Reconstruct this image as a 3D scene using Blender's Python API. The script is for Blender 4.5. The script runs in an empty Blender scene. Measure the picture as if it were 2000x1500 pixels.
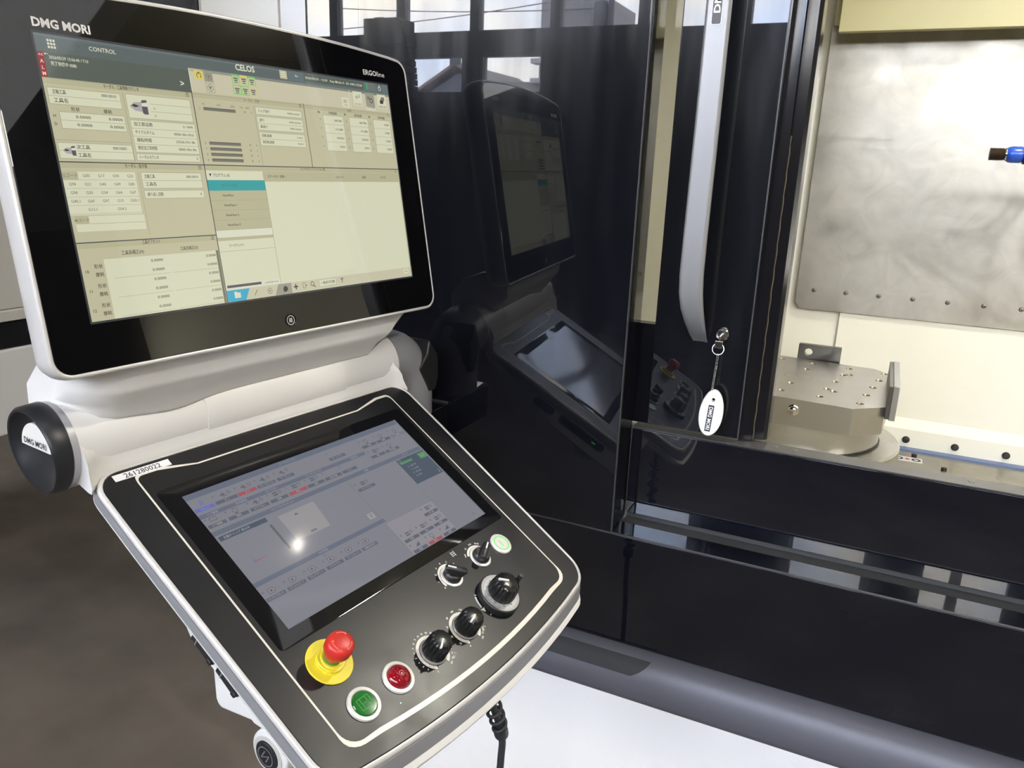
import bpy, bmesh, math, random
from mathutils import Matrix, Vector
random.seed(3)
C = bpy.context.scene.collection
SC = bpy.context.scene
PI = math.pi

# ---------------------------------------------------------------- camera, world, lights, exposure
cam_d = bpy.data.cameras.new('camera')
cam_d.sensor_width = 36.0
cam_d.lens = 27.434
cam_d.clip_start = 0.02
cam = bpy.data.objects.new('camera', cam_d)
C.objects.link(cam)
_r = Vector((0.9029, 0.4282, 0.0372)).normalized()
_f = Vector((-0.4032, 0.8738, -0.2716)).normalized()
_r = (_r - _f * _r.dot(_f)).normalized()
_d = _f.cross(_r)
cam.matrix_world = Matrix(((_r.x, -_d.x, -_f.x, 0.0), (_r.y, -_d.y, -_f.y, -1.1472), (_r.z, -_d.z, -_f.z, 1.55), (0, 0, 0, 1)))
SC.camera = cam
SC.view_settings.view_transform = 'Standard'
SC.view_settings.look = 'None'
SC.view_settings.gamma = 1.0
SC.view_settings.use_curve_mapping = False
SC.view_settings.exposure = 0.0
SC.render.film_transparent = False

world = bpy.data.worlds.new('world')
SC.world = world
world.use_nodes = True
def build_world():
    nt = world.node_tree
    nt.nodes.clear()
    N = nt.nodes.new
    L = nt.links.new
    out = N('ShaderNodeOutputWorld'); bg = N('ShaderNodeBackground')
    tc = N('ShaderNodeTexCoord'); sep = N('ShaderNodeSeparateXYZ')
    L(tc.outputs['Generated'], sep.inputs[0])
    mp = N('ShaderNodeMapping'); mp.inputs['Scale'].default_value = (1.6, 1.6, 4.2)
    L(tc.outputs['Generated'], mp.inputs[0])
    no = N('ShaderNodeTexNoise'); no.inputs['Scale'].default_value = 1.7
    no.inputs['Detail'].default_value = 6.0; no.inputs['Roughness'].default_value = 0.55
    L(mp.outputs[0], no.inputs['Vector'])
    cr = N('ShaderNodeValToRGB')
    cr.color_ramp.elements[0].position = 0.43; cr.color_ramp.elements[0].color = (0, 0, 0, 1)
    cr.color_ramp.elements[1].position = 0.60; cr.color_ramp.elements[1].color = (1, 1, 1, 1)
    L(no.outputs['Fac'], cr.inputs[0])
    gr = N('ShaderNodeValToRGB')
    e = gr.color_ramp.elements
    e[0].position = 0.0; e[0].color = (0.10, 0.095, 0.09, 1)
    e[1].position = 1.0; e[1].color = (0.40, 0.54, 0.84, 1)
    a = e.new(0.498); a.color = (0.22, 0.21, 0.20, 1)
    a = e.new(0.505); a.color = (0.90, 0.88, 0.89, 1)
    a = e.new(0.56); a.color = (0.62, 0.69, 0.86, 1)
    ma = N('ShaderNodeMath'); ma.operation = 'MULTIPLY_ADD'; ma.inputs[1].default_value = 0.5; ma.inputs[2].default_value = 0.5
    L(sep.outputs['Z'], ma.inputs[0]); L(ma.outputs[0], gr.inputs[0])
    gt = N('ShaderNodeMath'); gt.operation = 'GREATER_THAN'; gt.inputs[1].default_value = 0.0
    L(sep.outputs['Z'], gt.inputs[0])
    mu = N('ShaderNodeMath'); mu.operation = 'MULTIPLY'
    L(gt.outputs[0], mu.inputs[0]); L(cr.outputs[0], mu.inputs[1])
    m2 = N('ShaderNodeMath'); m2.operation = 'MULTIPLY'; m2.inputs[1].default_value = 0.85
    L(mu.outputs[0], m2.inputs[0])
    mx = N('ShaderNodeMixRGB'); mx.inputs[2].default_value = (1.0, 0.89, 0.74, 1)
    L(m2.outputs[0], mx.inputs[0]); L(gr.outputs[0], mx.inputs[1])
    L(mx.outputs[0], bg.inputs['Color'])
    bg.inputs['Strength'].default_value = SKY
    L(bg.outputs[0], out.inputs[0])
SKY = 30.0
build_world()

def area_light(name, loc, target, sx, sy, power, col):
    d = bpy.data.lights.new(name, 'AREA'); d.shape = 'RECTANGLE' if sx != sy else 'DISK'; d.size = sx; d.size_y = sy
    d.energy = power; d.color = col
    o = bpy.data.objects.new(name, d); C.objects.link(o)
    o.location = loc
    o.rotation_euler = (Vector(target) - Vector(loc)).to_track_quat('-Z', 'Y').to_euler()
    return o
# work light under the roof of the machining chamber, a hall high-bay lamp, and two added fill lights
area_light('chamber_work_light', (0.40, 0.45, 2.40), (0.38, 0.52, 1.0), 0.08, 0.08, 15.0, (1.0, 0.95, 0.82))
area_light('chamber_fill_light', (1.12, 0.15, 1.45), (0.84, 1.25, 1.22), 0.08, 0.40, 4.6, (1.0, 0.96, 0.85))  # hidden fill lamp added behind the right front cover to brighten the chamber
area_light('high_bay_light', (0.36, -2.42, 5.35), (0.36, -2.42, 0), 0.075, 0.075, 14.0, (1.0, 0.92, 0.80))
area_light('hall_fill_light', (4.2, -1.6, 5.35), (4.2, -1.6, 0), 0.20, 0.20, 170.0, (1.0, 0.92, 0.80))  # out-of-view fill lamp added to brighten the white faces of the console

# ---------------------------------------------------------------- materials
def lin(c):
    return tuple(((x / 255.0) / 12.92 if x / 255.0 <= 0.04045 else ((x / 255.0 + 0.055) / 1.055) ** 2.4) for x in c)
MATS = {}
def mat(name, col, rough=0.5, metal=0.0, spec=0.5, emit=None, es=1.0, coat=0.0):
    if name in MATS: return MATS[name]
    m = bpy.data.materials.new(name); m.use_nodes = True
    b = m.node_tree.nodes['Principled BSDF']
    b.inputs['Base Color'].default_value = (*col, 1)
    b.inputs['Roughness'].default_value = rough
    b.inputs['Metallic'].default_value = metal
    b.inputs['Specular IOR Level'].default_value = spec
    b.inputs['Coat Weight'].default_value = coat
    if emit:
        b.inputs['Emission Color'].default_value = (*emit, 1)
        b.inputs['Emission Strength'].default_value = es
    MATS[name] = m
    return m
def vary(m, scale, amt, rough_amt=0.0, stretch=(1, 1, 1), bump=0.0, dark=(0, 0, 0), coord='Object', detail=5.0, soft=False):
    """blend the base colour towards another own colour of the thing with noise, and vary its gloss and fine relief"""
    nt = m.node_tree; b = nt.nodes['Principled BSDF']
    tc = nt.nodes.new('ShaderNodeTexCoord'); mp = nt.nodes.new('ShaderNodeMapping')
    mp.inputs['Scale'].default_value = stretch
    no = nt.nodes.new('ShaderNodeTexNoise'); no.inputs['Scale'].default_value = scale; no.inputs['Detail'].default_value = detail
    nt.links.new(tc.outputs[coord], mp.inputs[0]); nt.links.new(mp.outputs[0], no.inputs['Vector'])
    cr = nt.nodes.new('ShaderNodeValToRGB'); cr.color_ramp.elements[0].position = 0.36; cr.color_ramp.elements[1].position = 0.66
    if soft: cr.color_ramp.elements[0].position = 0.15; cr.color_ramp.elements[1].position = 0.85; cr.color_ramp.interpolation = 'EASE'
    nt.links.new(no.outputs['Fac'], cr.inputs[0])
    if amt > 0:
        mx = nt.nodes.new('ShaderNodeMixRGB'); mx.inputs[1].default_value = b.inputs['Base Color'].default_value
        mx.inputs[2].default_value = (*dark, 1)
        mu = nt.nodes.new('ShaderNodeMath'); mu.operation = 'MULTIPLY'; mu.inputs[1].default_value = amt
        nt.links.new(cr.outputs[0], mu.inputs[0]); nt.links.new(mu.outputs[0], mx.inputs[0])
        nt.links.new(mx.outputs[0], b.inputs['Base Color'])
    if rough_amt:
        ma = nt.nodes.new('ShaderNodeMath'); ma.operation = 'MULTIPLY_ADD'
        ma.inputs[1].default_value = rough_amt; ma.inputs[2].default_value = b.inputs['Roughness'].default_value
        nt.links.new(cr.outputs[0], ma.inputs[0]); nt.links.new(ma.outputs[0], b.inputs['Roughness'])
    if bump:
        bp = nt.nodes.new('ShaderNodeBump'); bp.inputs['Strength'].default_value = bump; bp.inputs['Distance'].default_value = 0.002
        nt.links.new(no.outputs['Fac'], bp.inputs['Height']); nt.links.new(bp.outputs[0], b.inputs['Normal'])
    return m
def gloss_black(name, col, haze, haze_rough, streak=(1, 1, 1), scale=6.0, spec=0.6):
    """polished black paint: a sharp coat plus worn, streaky patches where cleaning has scuffed it"""
    if name in MATS: return MATS[name]
    m = bpy.data.materials.new(name); m.use_nodes = True
    nt = m.node_tree; N = nt.nodes.new; L = nt.links.new
    b = nt.nodes['Principled BSDF']; out = nt.nodes['Material Output']
    b.inputs['Base Color'].default_value = (*col, 1); b.inputs['Roughness'].default_value = 0.012
    b.inputs['Specular IOR Level'].default_value = spec
    b2 = N('ShaderNodeBsdfPrincipled'); b2.inputs['Base Color'].default_value = (*[c * 1.6 + 0.003 for c in col], 1)
    b2.inputs['Roughness'].default_value = haze_rough
    tc = N('ShaderNodeTexCoord'); mp = N('ShaderNodeMapping'); mp.inputs['Scale'].default_value = streak
    no = N('ShaderNodeTexNoise'); no.inputs['Scale'].default_value = scale; no.inputs['Detail'].default_value = 7.0
    L(tc.outputs['Object'], mp.inputs[0]); L(mp.outputs[0], no.inputs['Vector'])
    cr = N('ShaderNodeValToRGB'); cr.color_ramp.elements[0].position = 0.42; cr.color_ramp.elements[1].position = 0.75
    cr.color_ramp.elements[0].color = (haze * 0.25,) * 3 + (1,); cr.color_ramp.elements[1].color = (haze,) * 3 + (1,)
    L(no.outputs['Fac'], cr.inputs[0])
    ms = N('ShaderNodeMixShader'); L(cr.outputs[0], ms.inputs[0]); L(b.outputs[0], ms.inputs[1]); L(b2.outputs[0], ms.inputs[2])
    L(ms.outputs[0], out.inputs['Surface'])
    MATS[name] = m
    return m
def pane(name, tint, refl=1.0):
    """thin window glass: see-through with a Fresnel mirror on it"""
    if name in MATS: return MATS[name]
    m = bpy.data.materials.new(name); m.use_nodes = True
    nt = m.node_tree; nt.nodes.clear(); N = nt.nodes.new; L = nt.links.new
    out = N('ShaderNodeOutputMaterial'); t = N('ShaderNodeBsdfTransparent'); t.inputs[0].default_value = (*tint, 1)
    g = N('ShaderNodeBsdfGlossy'); g.inputs['Roughness'].default_value = 0.01
    fr = N('ShaderNodeFresnel'); fr.inputs[0].default_value = 1.45
    ms = N('ShaderNodeMixShader')
    L(fr.outputs[0], ms.inputs[0]); L(t.outputs[0], ms.inputs[1]); L(g.outputs[0], ms.inputs[2]); L(ms.outputs[0], out.inputs[0])
    MATS[name] = m
    return m

white = mat('white_plastic', (0.77, 0.755, 0.73), 0.38)
shell_white = vary(mat('shell_white', (0.80, 0.79, 0.76), 0.42), 400, 0.0, 0.0, bump=0.02)
rim_silver = mat('rim_silver', (0.74, 0.72, 0.70), 0.30, 0.25)
strip_grey = mat('strip_grey', (0.27, 0.27, 0.28), 0.5, 0.1)
arm_grey = mat('arm_grey', (0.27, 0.27, 0.28), 0.42, 0.15)
seam_dark = mat('seam_dark', (0.05, 0.05, 0.05), 0.6)
cap_black = mat('cap_black', (0.018, 0.019, 0.022), 0.36)
glass_black = gloss_black('glass_black', (0.0022, 0.0022, 0.0026), 0.40, 0.15, (1, 1, 1), 5.0)
face_black = vary(mat('faceplate_black', (0.008, 0.0085, 0.0100), 0.27), 14, 0.3, 0.14, dark=(0.012, 0.012, 0.013), soft=True)
knob_black = mat('knob_black', (0.012, 0.012, 0.012), 0.22)
lever_black = mat('lever_black', (0.02, 0.02, 0.021), 0.38)
line_white = mat('line_white', (0.78, 0.74, 0.66), 0.35)
mark_white = mat('mark_white', (0.80, 0.80, 0.78), 0.5)
silver = mat('satin_silver', (0.78, 0.76, 0.72), 0.32, 0.35)
knob_ring = mat('knob_ring', (0.34, 0.33, 0.32), 0.34, 0.4)
scale_grey = mat('scale_grey', (0.50, 0.50, 0.50), 0.4, 0.2)
letter_grey = mat('letter_grey', (0.75, 0.74, 0.72), 0.5)
red_cap = mat('estop_red', (0.62, 0.03, 0.022), 0.36)
yellow = mat('estop_yellow', (0.80, 0.66, 0.035), 0.42)
lens_red = mat('lens_red', (0.26, 0.003, 0.012), 0.06, coat=0.5)
lens_green = mat('lens_green', (0.006, 0.15, 0.018), 0.08, coat=0.4)
lamp_green = mat('lamp_green', (0.1, 0.4, 0.12), 0.3, emit=(0.10, 0.62, 0.12), es=0.8)
dark_text = mat('dark_text', (0.03, 0.03, 0.035), 0.6)
label_white = mat('label_white', (0.88, 0.88, 0.90), 0.5)
mirror_black = gloss_black('panel_gloss_black', (0.0035, 0.0040, 0.0065), 0.50, 0.17, (6, 6, 0.7), 5.0, 0.62)
door_black = gloss_black('door_gloss_black', (0.0045, 0.0050, 0.0075), 0.45, 0.26, (5, 5, 0.6), 6.0)
skirt_black = gloss_black('skirt_gloss_black', (0.0035, 0.0040, 0.0075), 0.22, 0.30, (1.2, 4, 4), 4.0)
sill_black = gloss_black('sill_gloss_black', (0.0035, 0.0040, 0.0075), 0.45, 0.14, (1.5, 5, 6), 7.0, 1.0)
edge_black = mat('edge_black', (0.006, 0.006, 0.008), 0.14)
bare_edge = mat('bare_edge', (0.07, 0.07, 0.072), 0.35, 0.2)
handle_alu = mat('handle_aluminium', (0.31, 0.31, 0.32), 0.38, 0.4)
bumper_mat = vary(mat('bumper_lilac', (0.098, 0.098, 0.118), 0.40, 0.2), 900, 0.25, 0.0, dark=(0.125, 0.125, 0.146))
pad_mat = mat('pad_charcoal', (0.016, 0.016, 0.019), 0.62)
base_white = mat('base_white', (0.87, 0.86, 0.85), 0.45)
cream = vary(mat('chamber_cream', (0.78, 0.76, 0.66), 0.35), 5, 0.3, 0.1, dark=(0.74, 0.70, 0.54), soft=True)
yellow_cover = vary(mat('cover_yellow', (0.46, 0.425, 0.235), 0.40), 3, 0.3, 0.1, dark=(0.42, 0.385, 0.205))
def smudged(name, col, scale):
    """dull sheet steel with wiped, oily smears: gloss and fine relief vary in soft swirls"""
    m = mat(name, col, 0.3, 0.9); nt = m.node_tree; N = nt.nodes.new; L = nt.links.new; b = nt.nodes['Principled BSDF']
    tc = N('ShaderNodeTexCoord')
    n1 = N('ShaderNodeTexNoise'); n1.inputs['Scale'].default_value = scale; n1.inputs['Detail'].default_value = 3.0; n1.inputs['Distortion'].default_value = 1.6
    n2 = N('ShaderNodeTexNoise'); n2.inputs['Scale'].default_value = scale * 2.2; n2.inputs['Detail'].default_value = 2.0; n2.inputs['Distortion'].default_value = 2.5
    L(tc.outputs['Object'], n1.inputs['Vector']); L(tc.outputs['Object'], n2.inputs['Vector'])
    r1 = N('ShaderNodeMapRange'); r1.inputs[1].default_value = 0.3; r1.inputs[2].default_value = 0.7; r1.inputs[3].default_value = 0.30; r1.inputs[4].default_value = 0.48
    L(n1.outputs['Fac'], r1.inputs[0]); L(r1.outputs[0], b.inputs['Roughness'])
    mx = N('ShaderNodeMixRGB'); mx.inputs[1].default_value = (*[c * 0.82 for c in col], 1); mx.inputs[2].default_value = (*[min(1, c * 1.06) for c in col], 1)
    r2 = N('ShaderNodeMapRange'); r2.inputs[1].default_value = 0.12; r2.inputs[2].default_value = 0.88
    L(n2.outputs['Fac'], r2.inputs[0]); L(r2.outputs[0], mx.inputs[0]); L(mx.outputs[0], b.inputs['Base Color'])
    bp = N('ShaderNodeBump'); bp.inputs['Strength'].default_value = 0.4; bp.inputs['Distance'].default_value = 0.0028
    L(n1.outputs['Fac'], bp.inputs['Height']); L(bp.outputs[0], b.inputs['Normal'])
    return m
steel_plate = smudged('guard_steel', (0.50, 0.475, 0.42), 5.0)
ground_steel = vary(mat('ground_steel', (0.50, 0.48, 0.44), 0.30, 0.9), 9, 0.3, 0.04, (1, 3, 1), 0.0, (0.40, 0.38, 0.34), soft=True)
turned_steel = vary(mat('turned_steel', (0.56, 0.55, 0.52), 0.24, 0.9), 5, 0.3, 0.1, dark=(0.46, 0.45, 0.41), soft=True)
block_steel = vary(mat('block_steel', (0.14, 0.135, 0.125), 0.30, 0.85), 8, 0.4, 0.1, dark=(0.08, 0.075, 0.07))
side_steel = vary(mat('side_steel', (0.34, 0.30, 0.21), 0.30, 0.8), 60, 0.5, 0.1, dark=(0.44, 0.40, 0.30), soft=True)
hole_dark = mat('hole_dark', (0.01, 0.009, 0.007), 0.5)
screw_steel = mat('screw_steel', (0.30, 0.29, 0.27), 0.3, 0.9)
screw_black = mat('screw_black', (0.05, 0.045, 0.045), 0.35, 0.7)
sill_metal = vary(mat('sill_metal', (0.11, 0.105, 0.105), 0.32, 0.6), 9, 0.4, 0.08, (0.6, 4, 4), 0, (0.14, 0.13, 0.12), soft=True)
chamber_floor = vary(mat('chamber_floor_tan', (0.36, 0.33, 0.26), 0.24, 0.4), 16, 0.5, 0.2, dark=(0.28, 0.25, 0.19), soft=True)
blue_reflection = mat('reflection_blue', (0.10, 0.15, 0.30), 0.3)
nozzle_blue = mat('nozzle_blue', (0.02, 0.075, 0.42), 0.25)
brass_dark = mat('thread_dark', (0.10, 0.075, 0.055), 0.35, 0.8)
chrome = mat('chrome', (0.75, 0.74, 0.72), 0.12, 1.0)
tag_white = vary(mat('tag_foam', (0.84, 0.83, 0.79), 0.75), 60, 0.18, dark=(0.70, 0.66, 0.58))
rubber = mat('cable_rubber', (0.030, 0.031, 0.034), 0.45)
floor_mat = vary(mat('floor_concrete', (0.195, 0.162, 0.125), 0.5), 2.6, 0.75, 0.25, dark=(0.128, 0.105, 0.082))
wall_mat = mat('hall_wall', (0.20, 0.185, 0.17), 0.8)
ceil_mat = mat('hall_ceiling', (0.46, 0.43, 0.39), 0.9)
frame_mat = mat('window_frame', (0.16, 0.15, 0.17), 0.6)
nb_cream = mat('neighbour_cream', (0.62, 0.60, 0.54), 0.5)
nb_white = mat('neighbour_white', (0.80, 0.79, 0.76), 0.5)
nb_black = gloss_black('neighbour_black', (0.010, 0.011, 0.014), 0.3, 0.3)
post_lilac = mat('post_lilac', (0.40, 0.40, 0.47), 0.45, 0.2)
crate_white = mat('embossed_white', (0.86, 0.85, 0.87), 0.5)
shutter_mat = mat('shutter_grey', (0.12, 0.112, 0.105), 0.8)
clear_pane = pane('clear_pane', (0.93, 0.95, 0.96))
door_pane = pane('door_pane', (0.80, 0.80, 0.76))

# ---------------------------------------------------------------- mesh helpers
class MB:
    def __init__(s): s.v = []; s.f = []; s.mi = []
    def add(s, vs, fs, mi=0):
        n = len(s.v); s.v += [tuple(v) for v in vs]
        for f in fs: s.f.append([i + n for i in f]); s.mi.append(mi)
        return s
    def box(s, a, b, mi=0):
        x0, y0, z0 = a; x1, y1, z1 = b
        return s.add([(x0, y0, z0), (x1, y0, z0), (x1, y1, z0), (x0, y1, z0), (x0, y0, z1), (x1, y0, z1), (x1, y1, z1), (x0, y1, z1)],
                     [(0, 3, 2, 1), (4, 5, 6, 7), (0, 1, 5, 4), (1, 2, 6, 5), (2, 3, 7, 6), (3, 0, 4, 7)], mi)
    def prism(s, poly, z0, z1, mi=0, T=None):
        n = len(poly)
        vs = [(x, y, z0) for x, y in poly] + [(x, y, z1) for x, y in poly]
        if T: vs = [T(*v) for v in vs]
        fs = [list(range(n))[::-1], list(range(n, 2 * n))] + [(i, (i + 1) % n, n + (i + 1) % n, n + i) for i in range(n)]
        return s.add(vs, fs, mi)
    def flat(s, poly, z, mi=0):
        return s.add([(x, y, z) for x, y in poly], [list(range(len(poly)))], mi)
    def rect(s, x0, y0, x1, y1, z, mi=0):
        if x0 > x1: x0, x1 = x1, x0
        if y0 > y1: y0, y1 = y1, y0
        return s.flat([(x0, y0), (x1, y0), (x1, y1), (x0, y1)], z, mi)
    def loft(s, rings, cap0=True, cap1=True, mi=0, closed=True):
        n = len(rings[0]); vs = [p for r in rings for p in r]; fs = []
        for k in range(len(rings) - 1):
            for i in range(n if closed else n - 1):
                j = (i + 1) % n
                fs.append((k * n + i, k * n + j, (k + 1) * n + j, (k + 1) * n + i))
        if cap0: fs.append(list(range(n))[::-1])
        if cap1: fs.append([(len(rings) - 1) * n + i for i in range(n)])
        return s.add(vs, fs, mi)
    def lathe(s, prof, n=32, mi=0, c=(0, 0, 0), axis='z', wob=None):
        rings = []
        for k, (r, z) in enumerate(prof):
            ring = []
            for i in range(n):
                a = 2 * PI * i / n
                rr = r * (wob(a, k) if wob else 1.0)
                x, y = rr * math.cos(a), rr * math.sin(a)
                p = (x, y, z) if axis == 'z' else ((z, x, y) if axis == 'x' else (x, -z, y))   # 'y': points towards -y
                ring.append((p[0] + c[0], p[1] + c[1], p[2] + c[2]))
            rings.append(ring)
        return s.loft(rings, True, True, mi)
    def tube(s, path, rad, n=12, mi=0, caps=True):
        pts = [Vector(p) for p in path]; rings = []; up = None
        for i, p in enumerate(pts):
            t = (pts[min(i + 1, len(pts) - 1)] - pts[max(i - 1, 0)]).normalized()
            if up is None:
                up = Vector((0, 0, 1)) if abs(t.z) < 0.9 else Vector((1, 0, 0))
            a = (up - t * up.dot(t)).normalized(); b = t.cross(a); up = a
            r = rad[i] if isinstance(rad, (list, tuple)) else rad
            rings.append([tuple(p + a * (r * math.cos(2 * PI * k / n)) + b * (r * math.sin(2 * PI * k / n))) for k in range(n)])
        return s.loft(rings, caps, caps, mi)
    def band(s, outer, inner, z, mi=0):
        n = len(outer)
        return s.add([(x, y, z) for x, y in outer] + [(x, y, z) for x, y in inner], [(i, (i + 1) % n, n + (i + 1) % n, n + i) for i in range(n)], mi)
    def arc(s, r0, r1, a0, a1, z, mi=0, n=24, c=(0, 0)):
        vs = []
        for i in range(n + 1):
            a = a0 + (a1 - a0) * i / n
            vs += [(c[0] + r0 * math.cos(a), c[1] + r0 * math.sin(a), z), (c[0] + r1 * math.cos(a), c[1] + r1 * math.sin(a), z)]
        return s.add(vs, [(2 * i, 2 * i + 1, 2 * i + 3, 2 * i + 2) for i in range(n)], mi)
    def line(s, p, q, w, z, mi=0):
        d = Vector((q[0] - p[0], q[1] - p[1])); n = Vector((-d.y, d.x)).normalized() * (w / 2)
        return s.flat([(p[0] + n.x, p[1] + n.y), (q[0] + n.x, q[1] + n.y), (q[0] - n.x, q[1] - n.y), (p[0] - n.x, p[1] - n.y)][::-1], z, mi)

def base_of(o):
    while o.parent: o = o.parent
    return o.location
def obj(name, mb, m, parent=None, M=None, sharp=35, bevel=0.0, seg=2, loc=None):
    me = bpy.data.meshes.new(name)
    vs = [Vector(v) for v in mb.v]
    if M is not None: vs = [M @ v for v in vs]
    off = base_of(parent) if parent else (Vector(loc) if loc is not None else Vector((0, 0, 0)))
    vs = [v - off for v in vs]
    me.from_pydata([tuple(v) for v in vs], [], mb.f)
    ms = m if isinstance(m, (list, tuple)) else [m]
    for k in ms: me.materials.append(k)
    if len(ms) > 1: me.polygons.foreach_set('material_index', mb.mi)
    me.validate()
    bm = bmesh.new(); bm.from_mesh(me)
    bmesh.ops.recalc_face_normals(bm, faces=bm.faces)
    bm.to_mesh(me); bm.free()
    if sharp:
        me.polygons.foreach_set('use_smooth', [True] * len(me.polygons))
        me.set_sharp_from_angle(angle=math.radians(sharp))
    o = bpy.data.objects.new(name, me); C.objects.link(o)
    if parent: o.parent = parent
    elif loc is not None: o.location = loc
    if bevel:
        b = o.modifiers.new('edge', 'BEVEL'); b.width = bevel; b.segments = seg; b.limit_method = 'ANGLE'; b.angle_limit = math.radians(40)
        b.harden_normals = True
    return o
def tag(o, label, cat=None, group=None, kind=None):
    if label: o['label'] = label
    if cat: o['category'] = cat
    if group: o['group'] = group
    if kind: o['kind'] = kind
    return o
def thing(name, loc, label, cat, group=None):
    o = bpy.data.objects.new(name, None); C.objects.link(o); o.location = loc; o.empty_display_size = 0.05
    return tag(o, label, cat, group)
def struct(name, mb, m, **k):
    o = obj(name, mb, m, **k); o['kind'] = 'structure'
    return o
def cut(o, cutter):
    """subtract a closed cutter mesh (same space as the mesh of o) and keep only the result"""
    me = bpy.data.meshes.new('cutter'); me.from_pydata(cutter.v, [], cutter.f)
    bm = bmesh.new(); bm.from_mesh(me); bmesh.ops.recalc_face_normals(bm, faces=bm.faces); bm.to_mesh(me); bm.free()
    off = base_of(o)
    t = bpy.data.objects.new('cutter', me); C.objects.link(t); t.location = off
    md = o.modifiers.new('cut', 'BOOLEAN'); md.object = t; md.operation = 'DIFFERENCE'; md.solver = 'EXACT'
    bpy.context.view_layer.update()
    new = bpy.data.meshes.new_from_object(o.evaluated_get(bpy.context.evaluated_depsgraph_get()))
    o.modifiers.remove(md)
    old = o.data; o.data = new; new.name = old.name
    bpy.data.objects.remove(t); bpy.data.meshes.remove(me)
    new.polygons.foreach_set('use_smooth', [True] * len(new.polygons)); new.set_sharp_from_angle(angle=math.radians(30))
    return o
def frame(o, x, y, z, s=1.0):
    x, y, z, o = Vector(x), Vector(y), Vector(z), Vector(o)
    return Matrix(((x.x * s, y.x * s, z.x * s, o.x), (x.y * s, y.y * s, z.y * s, o.y), (x.z * s, y.z * s, z.z * s, o.z), (0, 0, 0, 1)))
def rpoly(pts, n=6):
    """polygon with rounded corners; pts = (x, y, radius)"""
    out = []; L = len(pts)
    for i in range(L):
        p = Vector(pts[i][:2]); r = pts[i][2] if len(pts[i]) > 2 else 0
        a = Vector(pts[i - 1][:2]); b = Vector(pts[(i + 1) % L][:2])
        if r <= 0: out.append((p.x, p.y)); continue
        u = (a - p).normalized(); w = (b - p).normalized()
        ang = u.angle(w); t = min(r / math.tan(ang / 2), (a - p).length * 0.49, (b - p).length * 0.49)
        r2 = t * math.tan(ang / 2)
        cc = p + (u + w).normalized() * (r2 / math.sin(ang / 2))
        s0 = p + u * t - cc; s1 = p + w * t - cc
        a0 = math.atan2(s0.y, s0.x); a1 = math.atan2(s1.y, s1.x); d = a1 - a0
        while d > PI: d -= 2 * PI
        while d < -PI: d += 2 * PI
        for k in range(n + 1):
            q = a0 + d * k / n; out.append((cc.x + r2 * math.cos(q), cc.y + r2 * math.sin(q)))
    return out
def offs(poly, d):
    n = len(poly); out = []
    A = sum(poly[i][0] * poly[(i + 1) % n][1] - poly[(i + 1) % n][0] * poly[i][1] for i in range(n))
    sg = 1 if A > 0 else -1
    for i in range(n):
        a, p, b = Vector(poly[i - 1]), Vector(poly[i]), Vector(poly[(i + 1) % n])
        e1 = (p - a).normalized(); e2 = (b - p).normalized()
        n1 = Vector((e1.y, -e1.x)); n2 = Vector((e2.y, -e2.x)); m = (n1 + n2)
        m = m.normalized() if m.length > 1e-6 else n1
        k = 1.0 / max(0.5, m.dot(n1))
        out.append((p.x + m.x * d * k * sg, p.y + m.y * d * k * sg))
    return out
def rr(w, h, r, n=6, cx=0, cy=0):
    return rpoly([(cx - w / 2, cy - h / 2, r), (cx + w / 2, cy - h / 2, r), (cx + w / 2, cy + h / 2, r), (cx - w / 2, cy + h / 2, r)], n)

# lettering: outlines of the built-in font turned into flat faces
_tc = bpy.data.curves.new('type', 'FONT'); _to = bpy.data.objects.new('type', _tc); C.objects.link(_to)
_cache = {}
def glyphs(body, bold=False):
    k = (body, bold)
    if k not in _cache:
        _tc.body = body; _tc.resolution_u = 2; _tc.offset = 0.008 + 0.018 * bold
        bpy.context.view_layer.update()
        me = bpy.data.meshes.new_from_object(_to.evaluated_get(bpy.context.evaluated_depsgraph_get()))
        vs = [(v.co.x, v.co.y) for v in me.vertices]; fs = [list(p.vertices) for p in me.polygons]
        bpy.data.meshes.remove(me)
        x0 = min(v[0] for v in vs); x1 = max(v[0] for v in vs)
        _cache[k] = ([(x - x0, y) for x, y in vs], fs, x1 - x0)
    return _cache[k]
def write(mb, body, x, y, h, z, mi=0, al='l', width=None, rot=0.0, bold=False, maxw=None):
    """body with cap height h; y is the middle of the line; width squeezes it to a set length"""
    vs, fs, w = glyphs(body, bold); s = h / 0.69; sx = s
    if width: sx = width / w
    elif maxw and w * s > maxw: sx = maxw / w
    W = w * sx; ox = {'l': 0, 'c': -W / 2, 'r': -W}[al]
    ca, sa = math.cos(rot), math.sin(rot)
    P = []
    for px, py in vs:
        a = px * sx + ox; b = (py - 0.345) * s
        P.append((x + a * ca - b * sa, y + a * sa + b * ca, z))
    mb.add(P, fs, mi)

# ================================================================ SETTING: hall
struct('floor', MB().box((-9, -6, -0.1), (8, 5.2, 0)), floor_mat)
struct('ceiling', MB().box((-9, -6.2, 5.6), (8, 5.2, 5.8)), ceil_mat)
struct('wall_left', MB().box((-9.2, -6.2, 0), (-9, 5.2, 5.8)), ceil_mat)
struct('wall_rear', MB().box((-9.2, 5.0, 0), (8.2, 5.2, 5.6)), ceil_mat)
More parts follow.
